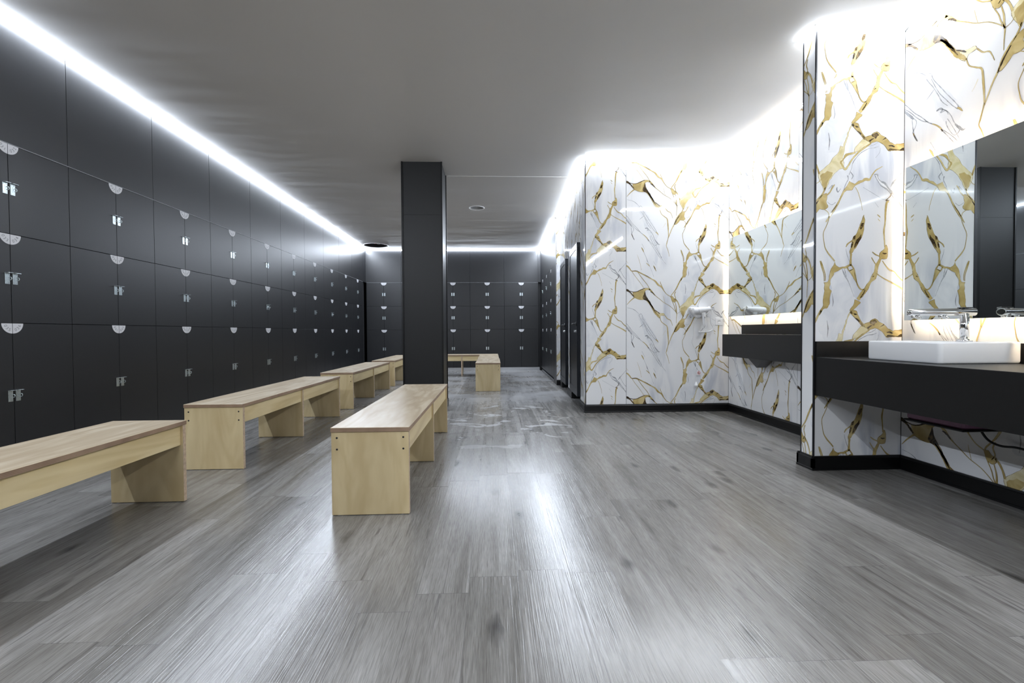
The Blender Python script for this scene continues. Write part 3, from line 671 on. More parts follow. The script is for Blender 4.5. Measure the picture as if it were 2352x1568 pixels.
# left edge continuations
RB(c1, GY, [(30, 640, 4), (62, 678, 4), (105, 735, 4), (150, 782, 4), (190, 830, 5), (222, 855, 6)])
RB(c1, GO, [(215, 850, 5), (240, 870, 8), (262, 895, 9), (276, 918, 6)]); RB(c1, DK, [(265, 902, 4), (276, 918, 9)])
RB(c1, GY, [(276, 918, 5), (305, 960, 4), (345, 1020, 4), (380, 1075, 4), (410, 1118, 3)]); RB(c1, GY, [(280, 915, 3), (325, 965, 4), (365, 1020, 4), (400, 1080, 4), (430, 1130, 3), (462, 1168, 2)])
RB(c1, GY, [(30, 672, 3), (75, 715, 4), (120, 770, 4), (160, 810, 4), (190, 826, 3)])
RB(c1, GY, [(36, 690, 10), (62, 722, 12), (88, 752, 14), (98, 770, 8)]); RB(c1, GY, [(95, 760, 3), (118, 790, 4), (112, 820, 4), (92, 850, 3)])
RB(c1, DK, [(98, 850, 4), (104, 866, 7), (114, 888, 4), (124, 908, 3)]); RB(c1, GY, [(90, 770, 4), (96, 820, 5), (104, 865, 10), (120, 900, 8), (128, 912, 3)])
RB(c1, GY, [(205, 560, 4), (190, 552, 4), (176, 568, 4), (190, 600, 4), (215, 640, 4), (245, 700, 5), (268, 750, 4), (300, 790, 3)])
RB(c1, GY, [(208, 565, 4), (218, 600, 4), (262, 670, 5), (300, 730, 4), (340, 790, 4), (360, 825, 5)]); RB(c1, GY, [(205, 590, 3), (250, 690, 4), (290, 750, 4), (325, 800, 4), (355, 835, 4)])
RB(c1, GO, [(352, 825, 6), (366, 838, 12), (380, 858, 3)])
RB(c1, GY, [(238, 790, 8), (258, 785, 12), (272, 798, 10), (262, 810, 6), (290, 812, 4), (305, 840, 3)]); RB(c1, GY, [(268, 795, 4), (290, 810, 4), (318, 850, 5), (340, 905, 6), (365, 940, 14), (385, 960, 8), (395, 955, 3)])
RB(c1, GY, [(292, 870, 4), (300, 905, 4), (330, 960, 4), (352, 968, 4), (368, 950, 6)]); RB(c1, GY, [(300, 860, 3), (335, 930, 3), (375, 1020, 3), (415, 1100, 3)])
RB(c1, GY, [(50, 488, 2), (100, 498, 3), (140, 520, 5), (175, 555, 3)]); RB(c1, GY, [(180, 695, 2), (205, 675, 5), (222, 660, 3)])
RB(c1, GO, [(200, 990, 4), (212, 1010, 13), (226, 1040, 5)]); RB(c1, GY, [(226, 1040, 3), (246, 1085, 3), (262, 1130, 7), (275, 1160, 3), (300, 1215, 2), (330, 1300, 2)])
RB(c1, GO, [(252, 1155, 5), (275, 1175, 9), (286, 1190, 3)]); RB(c1, GO, [(328, 1182, 6), (340, 1205, 14), (356, 1242, 3)]); RB(c1, DK, [(335, 1195, 5), (346, 1220, 5)])
RB(c1, GO, [(155, 1065, 2), (178, 1130, 4), (195, 1200, 3), (200, 1228, 5)]); RB(c1, GY, [(205, 950, 2), (235, 1010, 2)]); RB(c1, GY, [(328, 1135, 2), (352, 1180, 2)])
RB(c1, GO, [(615, 1015, 3), (625, 1050, 7), (640, 1100, 4), (642, 1140, 3)])
# H: gold strand right
RB(c6, GO, [(430, 5, 8), (414, 12, 16), (406, 80, 14), (404, 150, 10), (396, 215, 12), (400, 270, 8), (404, 330, 8)])
RB(c6, 3, [(412, 20, 2), (405, 100, 3), (400, 200, 2)])
PG(c4, GO, [(865, 305), (880, 335), (886, 380), (876, 472), (830, 476), (786, 462), (790, 405), (830, 372)], 7)
RB(c4, DK, [(822, 404, 5), (845, 412, 9), (874, 408, 4)]); RB(c4, 3, [(795, 408, 3), (820, 432, 5), (800, 455, 3)])
RB(c4, GO, [(786, 445, 7), (742, 425, 8), (718, 408, 7), (696, 390, 4)]); RB(c4, GO, [(742, 545, 8), (718, 510, 6), (700, 480, 6), (688, 458, 4)])
RB(c4, GO, [(800, 468, 18), (775, 520, 24), (752, 565, 30), (745, 620, 28), (728, 680, 42), (705, 720, 38), (680, 750, 20), (652, 795, 26), (628, 840, 32), (590, 890, 36), (560, 930, 34), (525, 975, 26)])
PG(c4, GO, [(490, 975), (520, 990), (560, 1010), (530, 1040), (490, 1085), (440, 1115), (430, 1105), (470, 1050)], 5)
RB(c4, PA, [(598, 868, 10), (575, 905, 14), (545, 945, 12), (525, 970, 6)], False); RB(c4, DK, [(612, 860, 4), (590, 905, 7), (555, 955, 5)]); RB(c4, DK, [(720, 685, 6), (700, 700, 4)])
RB(c4, 3, [(525, 1010, 3), (480, 1060, 4), (445, 1110, 3)])
RB(c6, GO, [(388, 425, 6), (412, 460, 7), (440, 490, 11), (472, 502, 7), (500, 535, 9), (540, 572, 11), (552, 580, 10)])
RB(c6, GO, [(344, 512, 5), (390, 545, 6), (440, 572, 10), (470, 588, 11), (500, 605, 14), (540, 632, 16), (552, 640, 14)])
RB(c6, GO, [(352, 125, 3), (362, 138, 5), (370, 145, 2)])

VEIN_POLYS = []
for m_, polys in VEINS:
    for p in polys:
        q = [((x - 40) / 1090 * T_W, (300 - y) / 1140 * T_H) for x, y in p]
        us = [a for a, b in q]; vs = [b for a, b in q]
        VEIN_POLYS.append((m_, q, min(us), max(us), min(vs), max(vs)))
def clip(poly, axis, lim, keep_less):
    out = []; n = len(poly)
    for k in range(n):
        a, b = poly[k], poly[(k + 1) % n]
        ia = (a[axis] <= lim) if keep_less else (a[axis] >= lim); ib = (b[axis] <= lim) if keep_less else (b[axis] >= lim)
        if ia: out.append(a)
        if ia != ib:
            t = (lim - a[axis]) / (b[axis] - a[axis]); out.append((a[0] + (b[0] - a[0]) * t, a[1] + (b[1] - a[1]) * t))
    return out
LAY = {1: 0.00025, 2: 0.0005, 3: 0.0007, 4: 0.0009, 5: 0.0011, 6: 0.0013}
def panel(parent, p0, du, nrm, u0, width, z0, z1, h0, name='marble_panel'):
    """sheet whose lower left corner (seen from the room) is p0; du runs to the right"""
    P0 = Vector((p0[0], p0[1], 0)); D = Vector((du[0], du[1], 0)).normalized(); Nn = Vector((nrm[0], nrm[1], 0)).normalized()
    mb = MB()
    def at(u, z, off): return P0 + D * u + Vector((0, 0, z)) + Nn * off
    g = 0.0024
    T = 0.008
    fr = [at(g, z0, T), at(width - g, z0, T), at(width - g, z1, T), at(g, z1, T)]
    bk = [at(g, z0, 0), at(width - g, z0, 0), at(width - g, z1, 0), at(g, z1, 0)]
    flip = D.cross(Vector((0, 0, 1))).dot(Nn) < 0
    fs = [(0, 1, 2, 3), (4, 7, 6, 5), (0, 4, 5, 1), (1, 5, 6, 2), (2, 6, 7, 3), (3, 7, 4, 0)]
    if flip: fs = [f[::-1] for f in fs]
    mb.add(fr + bk, fs, 0)
    for m_, q, a0, a1, b0, b1 in VEIN_POLYS:
        if a1 <= u0 or a0 >= u0 + width: continue
        for k in range(-2, 4):
            dz = h0 + k * T_H
            if b1 + dz <= z0 or b0 + dz >= z1: continue
            r = [(x - u0, y + dz) for x, y in q]
            for ax, lim, less in ((0, g, False), (0, width - g, True), (1, z0, False), (1, z1, True)):
                r = clip(r, ax, lim, less)
                if len(r) < 3: break
            if len(r) < 3: continue
            ar = sum(r[i][0] * r[(i + 1) % len(r)][1] - r[(i + 1) % len(r)][0] * r[i][1] for i in range(len(r))) / 2
            if abs(ar) < 1e-8: continue
            if (ar < 0) != flip: r = r[::-1]
            mb.add([at(x, y, T + LAY[m_]) for x, y in r], [tuple(range(len(r)))], m_)
    return mb.obj(name, VM, parent, keep=True)

# ------------------------------------------------------------------ walls
SKIRT_H = 0.092
def skirting(name, p0, p1, n, parent=None, e0=0.0, e1=0.0):
    a = Vector((p0[0], p0[1], 0)); b = Vector((p1[0], p1[1], 0)); d = (b - a).normalized(); nn = Vector((n[0], n[1], 0)).normalized()
    a = a - d * e0; b = b + d * e1
    prof = [(0, 0), (0.021, 0), (0.021, 0.012), (0.018, 0.014), (0.018, 0.078), (0.013, 0.084), (0.011, SKIRT_H), (0, SKIRT_H)]
    o = MB().prism([a + nn * x + Vector((0, 0, z)) for x, z in prof], b - a).obj(name, M_BLACK, parent)
    if parent is None: struct(o)
    return o
TOP = ZC
# left wall (behind the lockers), bulkhead panels over the lockers
wl = struct(MB().box(-3.6, -3.47, YF, 11.6, 0, TOP).obj('wall_left', M_DARK))
W = 0.8113; Z0T = 2.979
ZT, Z12, Z23, ZK = 2.112, 1.551, 0.995, 0.085
for k in range(-4, 10):
    ya = max(YF, Z0T + (k - 0.5) * W); yb = min(Z0T + (k + 0.5) * W, YB)
    MB().box(-3.45, XL - 0.002, ya + 0.0015, yb - 0.0015, ZT + 0.004, TOP, bev=0.001).obj('bulkhead_panel', M_LAM, wl)
MB().box(-3.45, XL - 0.002, Z0T + 9.5 * W + 0.002, YB - 0.005, ZT + 0.004, TOP).obj('bulkhead_panel', M_LAM, wl)
MB().box(-3.45, XL, YF + 0.002, Z0T - 0.5 * W - 0.004, 0.0, ZT).obj('side_panel', M_LAM, wl)
MB().box(-3.45, XL - 0.05, Z0T + 9.5 * W + 0.003, YB, 0.0, ZT).obj('filler_panel', M_DARK, wl)
MB().box(XL - 0.02, XL + 0.0008, Z0T - 0.5 * W, Z0T + 9.5 * W, ZT + 0.0006, ZT + 0.0036).obj('edge_trim', M_TRIM, wl)
# back wall
wb = struct(MB().box(-3.6, 1.7, YB + 0.45, YB + 0.6, 0, TOP).obj('wall_back', M_DARK))
XB, WB = -0.1451, 0.8164
for j in range(-3, 2):
    xa = XB + (j - 0.5) * WB; xb = XB + (j + 0.5) * WB
    if j == -3: xa = XL - 0.01
    MB().box(xa + 0.0015, xb - 0.0015, YB + 0.002, YB + 0.44, ZT + 0.004, TOP, bev=0.001).obj('bulkhead_panel', M_LAM, wb)
MB().box(XB + 1.5 * WB + 0.002, 1.6, YB + 0.002, YB + 0.44, ZT + 0.004, TOP).obj('bulkhead_panel', M_LAM, wb)
MB().box(XB + 1.5 * WB + 0.002, 1.6, YB + 0.05, YB + 0.44, 0, ZT).obj('filler_panel', M_DARK, wb)
MB().box(XL + 0.02, XB + 1.5 * WB, YB - 0.0008, YB + 0.02, ZT + 0.0006, ZT + 0.0036).obj('edge_trim', M_TRIM, wb)
MB().box(-3.3, XB + 1.5 * WB + 0.03, YB + 0.005, YB + 0.03, 0, 0.08).obj('kick_plate', M_ALU, wb)
# right wall: lockers at the back, then the doors
wr = struct(MB().prism([Vector((*sk(S_END, -0.45), 0)), Vector((*sk(S_BACK + 0.5, -0.45), 0)), Vector((*sk(S_BACK + 0.5, -0.6), 0)), Vector((*sk(S_END, -0.6), 0))], (0, 0, TOP)).obj('wall_right', M_DARK))
def skbox(s0, s1, o0, o1, z0, z1, name, m_, parent=None):
    return MB().prism([Vector((*sk(s0, o0), z0)), Vector((*sk(s1, o0), z0)), Vector((*sk(s1, o1), z0)), Vector((*sk(s0, o1), z0))], (0, 0, z1 - z0)).obj(name, m_, parent)
WR = 0.832
SR = [(y - SKA.y) / SKD.y for y in (8.66, 9.50, 10.34)]
skbox(S_END + 0.012, S_BACK + 0.4, -0.44, -0.002, ZT + 0.004, TOP, 'bulkhead_panel', M_LAM, wr)
skbox(S_END + 0.012, SR[0] - WR / 2 - 0.003, -0.44, 0.0, 0.02, ZT, 'side_panel', M_LAM, wr)
skbox(S_END + 0.012, S_BACK + 0.02, -0.42, -0.03, 0.0, 0.03, 'kick_plate', M_ALU, wr)
skbox(S_END, S_END + 0.010, -0.44, 0.003, 0.0, TOP, 'edge_profile', M_ALU, wr)
# marble cheek facing the room at the end of the lockers
wc = struct(skbox(S_END - 0.03, S_END - 0.002, -0.5, -0.002, 0, TOP, 'wall_right_return', M_DARK))
cheek0 = sk(S_END - 0.03, -0.001); 
panel(wc, cheek0, (SKN.x * -1, SKN.y * -1), (-SKD.x, -SKD.y), 0.70, 0.12, SKIRT_H, TOP, 0.62)
skirting('baseboard_right_return', sk(S_END - 0.038, 0.0), sk(S_END - 0.038, -0.075), (-SKD.x, -SKD.y))
# door wall core with openings; sheets over it
D1 = [(y - SKA.y) / SKD.y for y in (5.54, 6.26)]     # near door (s range)
D2 = [(y - SKA.y) / SKD.y for y in (6.775, 7.50)]    # far door
wd = struct(skbox(0.03, D1[0], DW - 0.12, DW - 0.008, 0, TOP, 'wall_doors', M_DARK))
def dw_off(s): return DW + max(0.0, 1 - s / (S_END)) * 0.068        # the sheet line comes forward to the marble corner
A_ = Vector(sk(S_END - 0.04, DW)); B_ = Vector(sk(0.0, 0.0)); dwd = (B_ - A_).normalized(); dwn = Vector((dwd.y, -dwd.x)) 
if dwn.x > 0: dwn = -dwn
DWL = (B_ - A_).length
def dp(t, off=0.0): q = A_ + dwd * t + dwn * off; return (q.x, q.y)      # t from the far end towards the marble corner
def t_of_y(y): return (A_.y - y) / (-dwd.y)
def dbox(t0, t1, o0, o1, z0, z1, name, m_, parent=None, bev=None):
    return MB().prism([Vector((*dp(t0, o0), z0)), Vector((*dp(t1, o0), z0)), Vector((*dp(t1, o1), z0)), Vector((*dp(t0, o1), z0))], (0, 0, z1 - z0)).obj(name, m_, parent)
TD2 = (t_of_y(7.50), t_of_y(6.775)); TD1 = (t_of_y(6.26), t_of_y(5.54))
DTOP = 2.015
for ta, tb in ((0, TD2[0]), (TD2[1], TD1[0])):
    dbox(ta, tb, -0.12, -0.010, 0, TOP, 'wall_core', M_DARK, wd)
dbox(TD2[0], TD2[1], -0.12, -0.010, DTOP, TOP, 'wall_core', M_DARK, wd); dbox(TD1[0], TD1[1], -0.12, -0.010, DTOP, TOP, 'wall_core', M_DARK, wd)
segs = [(0, TD2[0], 0.0), (TD2[1], TD1[0], TD2[1]), (TD1[1], DWL, TD1[1] - T_W)]
for ta, tb, ub in segs:
    panel(wd, dp(ta, -0.008), dwd, dwn, max(0, (ta - ub) % T_W if ub == 0 else 0.25), tb - ta, SKIRT_H, TOP, 0.55)
for ta, tb in (TD2, TD1):
    panel(wd, dp(ta, -0.008), dwd, dwn, 0.38, tb - ta, DTOP, TOP, 0.55)
skirting('baseboard_doors', dp(0.02), dp(TD2[0]), dwn, None)
skirting('baseboard_doors_middle', dp(TD2[1]), dp(TD1[0]), dwn, None)
skirting('baseboard_doors_near', dp(TD1[1]), dp(DWL), dwn, None, 0, 0.018)
led(dp(0.0), dp(DWL), dwn, M_LED_COOL, 'white light strip above the two black doors', (0.02, -0.03))
# cubicle back wall so the gap under the doors ends in the dark
struct(MB().box(2.62, 2.70, YM + 0.2, 7.9, 0, TOP).obj('wall_cubicle', M_PLASTER))

def door(nm, t0, t1, label):
    root = empty(nm, (*dp((t0 + t1) / 2), 0.0), math.atan2(dwd.y, dwd.x)); struct(root)
    root['label'] = label
    h = (t1 - t0) / 2 + 0.005
    # local x runs to the near edge, local y: sign of the room side
    yy = Vector((-math.sin(root.rotation_euler.z), math.cos(root.rotation_euler.z)))
    sg = 1 if yy.dot(dwn) > 0 else -1
    def bx(mb, x0, x1, y0, y1, z0, z1, bev=0.0, mi=0):
        a, b = sorted((y0 * sg, y1 * sg)); return mb.box(x0, x1, a, b, z0, z1, mi, bev=bev)
    ZB0 = 0.125
    bx(MB(), -h, h, 0.002, 0.036, ZB0, DTOP, 0.0015).obj('leaf', M_DOOR, root)
    fr = MB()
    for x0, x1, z0, z1 in ((-h, -h + 0.07, ZB0, DTOP), (h - 0.07, h, ZB0, DTOP), (-h + 0.071, h - 0.071, DTOP - 0.07, DTOP), (-h + 0.071, h - 0.071, ZB0, ZB0 + 0.09)):
        bx(fr, x0, x1, 0.036, 0.042, z0, z1, 0.001)
    fr.obj('frame_rail', M_DOOR, root)
    for z in (1.89, 1.67, 0.965, 0.205):
        hg = MB(); bx(hg, -h - 0.016, -h + 0.004, 0.0, 0.030, z - 0.05, z + 0.05, 0.001)
        hg.lathe([(0.007, -0.052), (0.007, 0.052)], (-h - 0.003, 0.037 * sg, z), (0, 0, 1), 10)
        hg.obj('hinge', M_BLACKMETAL, root)
    hd = MB(); hd.lathe([(0.026, 0.042), (0.026, 0.050), (0.011, 0.052), (0.010, 0.082)], (h - 0.065, 0, 1.02), (0, sg, 0), 20)
    hd.tube([(h - 0.065, 0.078 * sg, 1.02), (h - 0.10, 0.080 * sg, 1.02), (h - 0.19, 0.078 * sg, 1.018)], 0.0085, 10)
    hd.obj('handle', M_BLACKMETAL, root)
    lk = MB(); lk.lathe([(0.019, 0.042), (0.019, 0.047), (0.012, 0.049), (0.011, 0.062)], (h - 0.065, 0, 0.93), (0, sg, 0), 20)
    bx(lk, h - 0.068, h - 0.062, 0.062, 0.068, 0.915, 0.945)
    lk.obj('lock', M_ALU, root)
    jb = MB(); bx(jb, -h - 0.004, -h + 0.03, -0.10, 0.0, 0, DTOP); bx(jb, h - 0.03, h + 0.004, -0.10, 0.0, 0, DTOP)
    jb.obj('jamb', M_BLACK, root)
    return root
door('door_1', *TD1, 'nearer of the two black cubicle doors beside the marble wall corner')
door('door_2', *TD2, 'farther of the two black cubicle doors, next to the back lockers')

# marble wall with the hair dryer
wm = struct(MB().box(SKA.x + 0.012, 3.3, YM + 0.010, YM + 0.16, 0, TOP).obj('wall_marble', M_DARK))
SEAM = 1.512
panel(wm, (SKA.x, YM + 0.008), (1, 0), (0, -1), T_W - (SEAM - SKA.x), SEAM - SKA.x, SKIRT_H, TOP, 0.653)
panel(wm, (SEAM, YM + 0.008), (1, 0), (0, -1), 0.0, XM - SEAM, SKIRT_H, TOP, 0.17)
skirting('baseboard_marble', (SKA.x, YM), (XM, YM), (0, -1), None, 0.018, 0)
struct(MB().box(SKA.x - 0.004, SKA.x + 0.004, YM - 0.003, YM + 0.008, SKIRT_H, TOP).obj('trim_2', M_ALU_DARK))
# right wall in two bays
wrs = struct(MB().box(XM + 0.010, 3.3, YEND, YM, 0, TOP).obj('wall_vanity', M_DARK))
y = YM
for k, wdt in enumerate((1.19, YM - 1.19 - FY1)):
    panel(wrs, (XM + 0.008, y), (0, -1), (-1, 0), 0.0, wdt, SKIRT_H, TOP, 0.83 if k == 0 else 0.42); y -= wdt
y = FY0
for k, wdt in enumerate((1.194, 1.194, 1.194, 1.194, FY0 - 4 * 1.194 - YEND)):
    panel(wrs, (XM + 0.008, y), (0, -1), (-1, 0), 0.0, wdt, SKIRT_H, TOP, 0.33 if k == 0 else (0.1 + 0.37 * k) % 1.2); y -= wdt
skirting('baseboard_vanity_far', (XM, YM), (XM, FY1), (-1, 0))
skirting('baseboard_vanity_near', (XM, FY0), (XM, YEND), (-1, 0))
# partition
wp = struct(MB().box(FX + 0.010, XM + 0.012, FY0 + 0.010, FY1 - 0.010, 0, TOP).obj('wall_partition', M_DARK))
panel(wp, (FX, FY0 + 0.008), (1, 0), (0, -1), T_W - (XM - FX), XM - FX, SKIRT_H, TOP, 0.921)
panel(wp, (XM, FY1 - 0.008), (-1, 0), (0, 1), 0.0, XM - FX, SKIRT_H, TOP, 0.5)
panel(wp, (FX + 0.008, FY1), (0, -1), (-1, 0), 0.53, FY1 - FY0, SKIRT_H, TOP, 0.30)
skirting('baseboard_partition_near', (FX, FY0), (XM, FY0), (0, -1), None, 0.018, 0)
skirting('baseboard_partition_end', (FX, FY1), (FX, FY0), (-1, 0), None, 0.018, 0.018)
skirting('baseboard_partition_far', (XM, FY1), (FX, FY1), (0, 1), None, 0, 0.018)
struct(MB().box(FX - 0.004, FX + 0.005, FY0 - 0.004, FY0 + 0.006, SKIRT_H, TOP).obj('trim_3', M_ALU_DARK))
struct(MB().box(FX - 0.003, FX + 0.004, FY1 - 0.006, FY1 + 0.003, SKIRT_H, TOP).obj('trim_4', M_ALU_DARK))
# walls behind the viewpoint
struct(MB().box(-3.6, XF, YEND, YF - 0.001, 0, TOP).obj('wall_front', M_PILLAR))
struct(MB().box(XF, 3.3, YEND - 0.2, YEND, 0, TOP).obj('wall_corridor_end', M_PLASTER))

# pillar
PX0, PX1, PY0, PY1 = -1.040, -0.588, 5.31, 5.77
pl = empty('pillar', ((PX0 + PX1) / 2, (PY0 + PY1) / 2, 0)); struct(pl)
hx, hy = (PX1 - PX0) / 2, (PY1 - PY0) / 2
MB().box(-hx, hx, -hy, hy, 0.0, 2.279, bev=0.0006).obj('cladding', M_PILLAR, pl)
MB().box(-hx, hx, -hy, hy, 2.2795, TOP, bev=0.0006).obj('cladding', M_PILLAR, pl)
for sx in (-1, 1):
    for sy in (-1, 1):
        MB().box(sx * hx - 0.009, sx * hx + 0.009, sy * hy - 0.009, sy * hy + 0.009, 0, TOP).obj('corner_trim', M_BLACK, pl)
MB().box(-hx - 0.016, hx + 0.016, -hy - 0.016, hy + 0.016, 0, SKIRT_H, bev=0.003).obj('plinth', M_BLACK, pl)

# ------------------------------------------------------------------ lockers
def digit_mesh():
    out = {}
    dg = bpy.context.evaluated_depsgraph_get()
    for d in '0123456789':
        cu = bpy.data.curves.new('digit', 'FONT'); cu.body = d; cu.size = 0.026; cu.align_x = 'CENTER'; cu.align_y = 'CENTER'
        o = bpy.data.objects.new('digit', cu); COL.objects.link(o)
        bpy.context.view_layer.update(); dg.update()
        me = o.evaluated_get(dg).to_mesh()
        out[d] = ([tuple(v.co) for v in me.vertices], [tuple(p.vertices) for p in me.polygons])
        o.evaluated_get(dg).to_mesh_clear()
        bpy.data.objects.remove(o, do_unlink=True); bpy.data.curves.remove(cu)
    return out
DIG = digit_mesh()
TAG_R = 0.063
# local locker frame: x right along the front, y into the cabinet, z up; door front plane at y = 0
def tag_mesh(n, side):
    """quarter disc at the top inner corner; side=+1: seam is at the right of the door"""
    mb = MB(); N_ = 12; th0 = 0.0012
    pts = [(0, 0)] + [(-side * TAG_R * math.cos(math.pi / 2 * k / N_), -TAG_R * math.sin(math.pi / 2 * k / N_)) for k in range(N_ + 1)]
    mb.prism([(x, 0, z) for x, z in pts], (0, -th0, 0), 0)
    s = '%03d' % n
    for k, ch in enumerate(s):
        a = math.radians(20.5 + 23.5 * k) if side > 0 else math.radians(67.5 - 23.5 * k)
        r = 0.043
        cx, cz = -side * r * math.cos(a), -r * math.sin(a)
        rot = (a - math.pi / 2) if side > 0 else (math.pi / 2 - a)
        v, f = DIG[ch]; c_, s_ = math.cos(rot), math.sin(rot)
        mb.add([(cx + (x * c_ - y_ * s_) * 1.0, -th0 - 0.0004, cz + (x * s_ + y_ * c_) * 1.0) for x, y_, _ in v], f, 1)
    return mb
def latch_meshes():
    mb = MB()
    mb.box(-0.014, 0.014, -0.003, 0.0, -0.035, 0.035, bev=0.0008)
    mb.box(-0.014, 0.018, -0.022, -0.001, 0.0335, 0.0358, bev=0.0005)
    for sx in (-1, 1):
        for sz in (-1, 1): mb.lathe([(0.0032, 0), (0.0026, 0.0015)], (sx * 0.008, -0.003, sz * 0.025), (0, -1, 0), 8)
    plate = mb.mesh('latch', [M_ZINC])
    st = MB(); st.tube([(0.009, -0.002, 0.009), (0.011, -0.012, 0.008), (0.012, -0.015, 0.0), (0.011, -0.012, -0.008), (0.009, -0.002, -0.009)], 0.0020, 8)
    st.box(-0.004, 0.003, -0.0042, -0.0030, -0.016, 0.016)
    return plate, st.mesh('staple', [M_ZINC])
LATCH, STAPLE = latch_meshes()
DOORM = {}
def door_mesh(w, h):
    key = (round(w, 4), round(h, 4))
    if key not in DOORM:
        g = 0.0018
        DOORM[key] = MB().box(-w / 2 + g, w / 2 - g, 0.0, 0.018, g, h - g, bev=0.0008).mesh('door', [M_LAM])
        c = MB(); t = 0.016; d = 0.40; a = w / 2 - 0.0004; y0 = 0.0195
        c.box(-a, -a + t, y0, d, 0.0004, h - 0.0004); c.box(a - t, a, y0, d, 0.0004, h - 0.0004)
        c.box(-a + t, a - t, y0, d, 0.0004, t); c.box(-a + t, a - t, y0, d, h - t, h - 0.0004); c.box(-a + t, a - t, d - 0.006, d, t, h - t)
        DOORM[(key, 'c')] = c.mesh('carcass', [M_DARK])
    return DOORM[key], DOORM[(key, 'c')]
ROWS = (('top', Z12, ZT), ('middle', Z23, Z12), ('bottom', ZK, Z23))
def locker(x, y, rz, w, row, n, side, label, group):
    nm, z0, z1 = ROWS[row]
    r = empty('locker', (x, y, z0), rz); tag(r, label, 'locker', group)
    dm, cm = door_mesh(w, z1 - z0)
    link('carcass', cm, r); link('door', dm, r)
    la = link('latch', LATCH, r, (side * (w / 2) - side * 0.023, 0.0, (z1 - z0) / 2)); link('staple', STAPLE, la)
    t = tag_mesh(n, side).obj('number_tag', [M_TAG, M_DIGIT], r); t.location = (side * (w / 2 - 0.0018), 0.0, z1 - z0 - 0.0018)
    return r
ORD = ('first', 'second', 'third', 'fourth', 'fifth', 'sixth', 'seventh', 'eighth', 'ninth', 'tenth')
# left wall: seen from the room, right = farther; local x -> +y, local y -> -x : rotation +90 deg
for k in range(10):
    for r in range(3):
        for side, s2, d in ((1, 'left', -1), (-1, 'right', 1)):
            n = 31 + 6 * k + 2 * r + (0 if side > 0 else 1)
            locker(XL, Z0T + k * W + d * W / 4, math.pi / 2, W / 2, r, n, side,
                   'charcoal locker %03d, %s row, %s door of %s tagged pair along left wall' % (n, ROWS[r][0], s2, ORD[k]), 'lockers along the left wall')
for q, j in enumerate(range(-3, 2)):
    for r in range(3):
        for side, s2, d in ((1, 'left', -1), (-1, 'right', 1)):
            n = 91 + 6 * q + 2 * r + (0 if side > 0 else 1)
            place = {-3: 'pair left of pillar', -2: 'pair behind pillar', -1: 'first pair right of pillar', 0: 'second pair right of pillar', 1: 'third pair right of pillar'}[j]
            locker(XB + j * WB + d * WB / 4, YB, 0.0, WB / 2, r, n, side,
                   'charcoal back wall locker %03d, %s row, %s door of %s' % (n, ROWS[r][0], s2, place), 'lockers on the back wall')
rz = math.atan2(-SKD.y, -SKD.x)
for q in range(3):
    kk = 2 - q                       # numbered from the corner towards the room
    for r in range(3):
        for side, s2, d in ((1, 'left', 1), (-1, 'right', -1)):
            n = 121 + 6 * q + 2 * r + (0 if side > 0 else 1)
            p = sk(SR[kk] + d * WR / 4)
            locker(p[0], p[1], rz, WR / 2, r, n, side,
                   'charcoal right wall locker %03d, %s row, %s door of %s pair from corner' % (n, ROWS[r][0], s2, ORD[q]), 'lockers on the right wall past the doors')

# ------------------------------------------------------------------ benches
HB = 0.446
SCREW = MB().lathe([(0.0052, 0.0), (0.0048, 0.0012), (0.002, 0.0006)], (0, 0, 0), (0, -1, 0), 12).mesh('screw', [M_ALU_DARK])
PAD = MB().lathe([(0.012, 0.0), (0.012, 0.0035)], (0, 0, 0), (0, 0, 1), 12).mesh('foot_pad', [M_GREYP])
def bench(Lb, Wb=0.393, mid=0.0, legs=3):
    """long axis y, near end at y = 0"""
    r = empty('bench')
    T = 0.024; zt = HB - T; hw = Wb / 2 - 0.003
    MB().box(-Wb / 2, Wb / 2, -0.004, Lb + 0.004, zt + 0.0002, HB, 0, 1, bev=0.0016).obj('seat', [M_PLYTOP, M_PLYEDGE], r)
    lt = 0.024
    ys = [0.0, (Lb - lt) / 2 + mid, Lb - lt] if legs == 3 else [0.0, Lb - lt]
    for k, y0 in enumerate(ys):
        lg = MB(); lg.box(-hw, hw, 0, lt, 0.003, zt, 0, bev=0.001)
        for q, f in enumerate(lg.f):
            c = [lg.v[i] for i in f]
            if max(v[0] for v in c) - min(v[0] for v in c) < 0.003: lg.m[q] = 1
        lo = lg.obj('leg', [M_PLY, M_PLYEDGE2], r); lo.location = (0, y0, 0)
        for sx in (-1, 1): link('foot_pad', PAD, lo, (sx * (hw - 0.035), lt / 2, 0.0))
        if k in (0, len(ys) - 1):
            for sx in (-1, 1):
                for z in (zt - 0.028, zt - 0.086):
                    s = link('screw', SCREW, lo, (sx * (hw - 0.028), 0.0 if k == 0 else lt, z))
                    if k: s.rotation_euler = (0, 0, math.pi)
    for a in range(len(ys) - 1):
        ya, yb = ys[a] + lt, ys[a + 1]
        for sx in (-1, 1):
            x0, x1 = sorted((sx * (hw - 0.012), sx * (hw - 0.032)))
            MB().box(x0, x1, ya + 0.0004, yb - 0.0004, zt - 0.108, zt - 0.0004, bev=0.0008).obj('apron', M_RAIL, r)
    return r
G = 'birch plywood changing benches'
XA = -1.8955
b = bench(1.95); b.location = (XA, 0.625, 0); tag(b, 'nearest birch plywood bench of the left locker row, cut by the frame edge', 'bench', G)
for y0, lab in ((3.148, 'birch plywood bench second from the front in the row beside the left lockers'),
                (5.572, 'birch plywood bench third from the front in the row beside the left lockers'),
                (7.90, 'birch plywood bench last in the left locker row, partly hidden by the pillar')):
    c = copy_tree(b); c.location = (XA, y0, 0); tag(c, lab, 'bench', G)
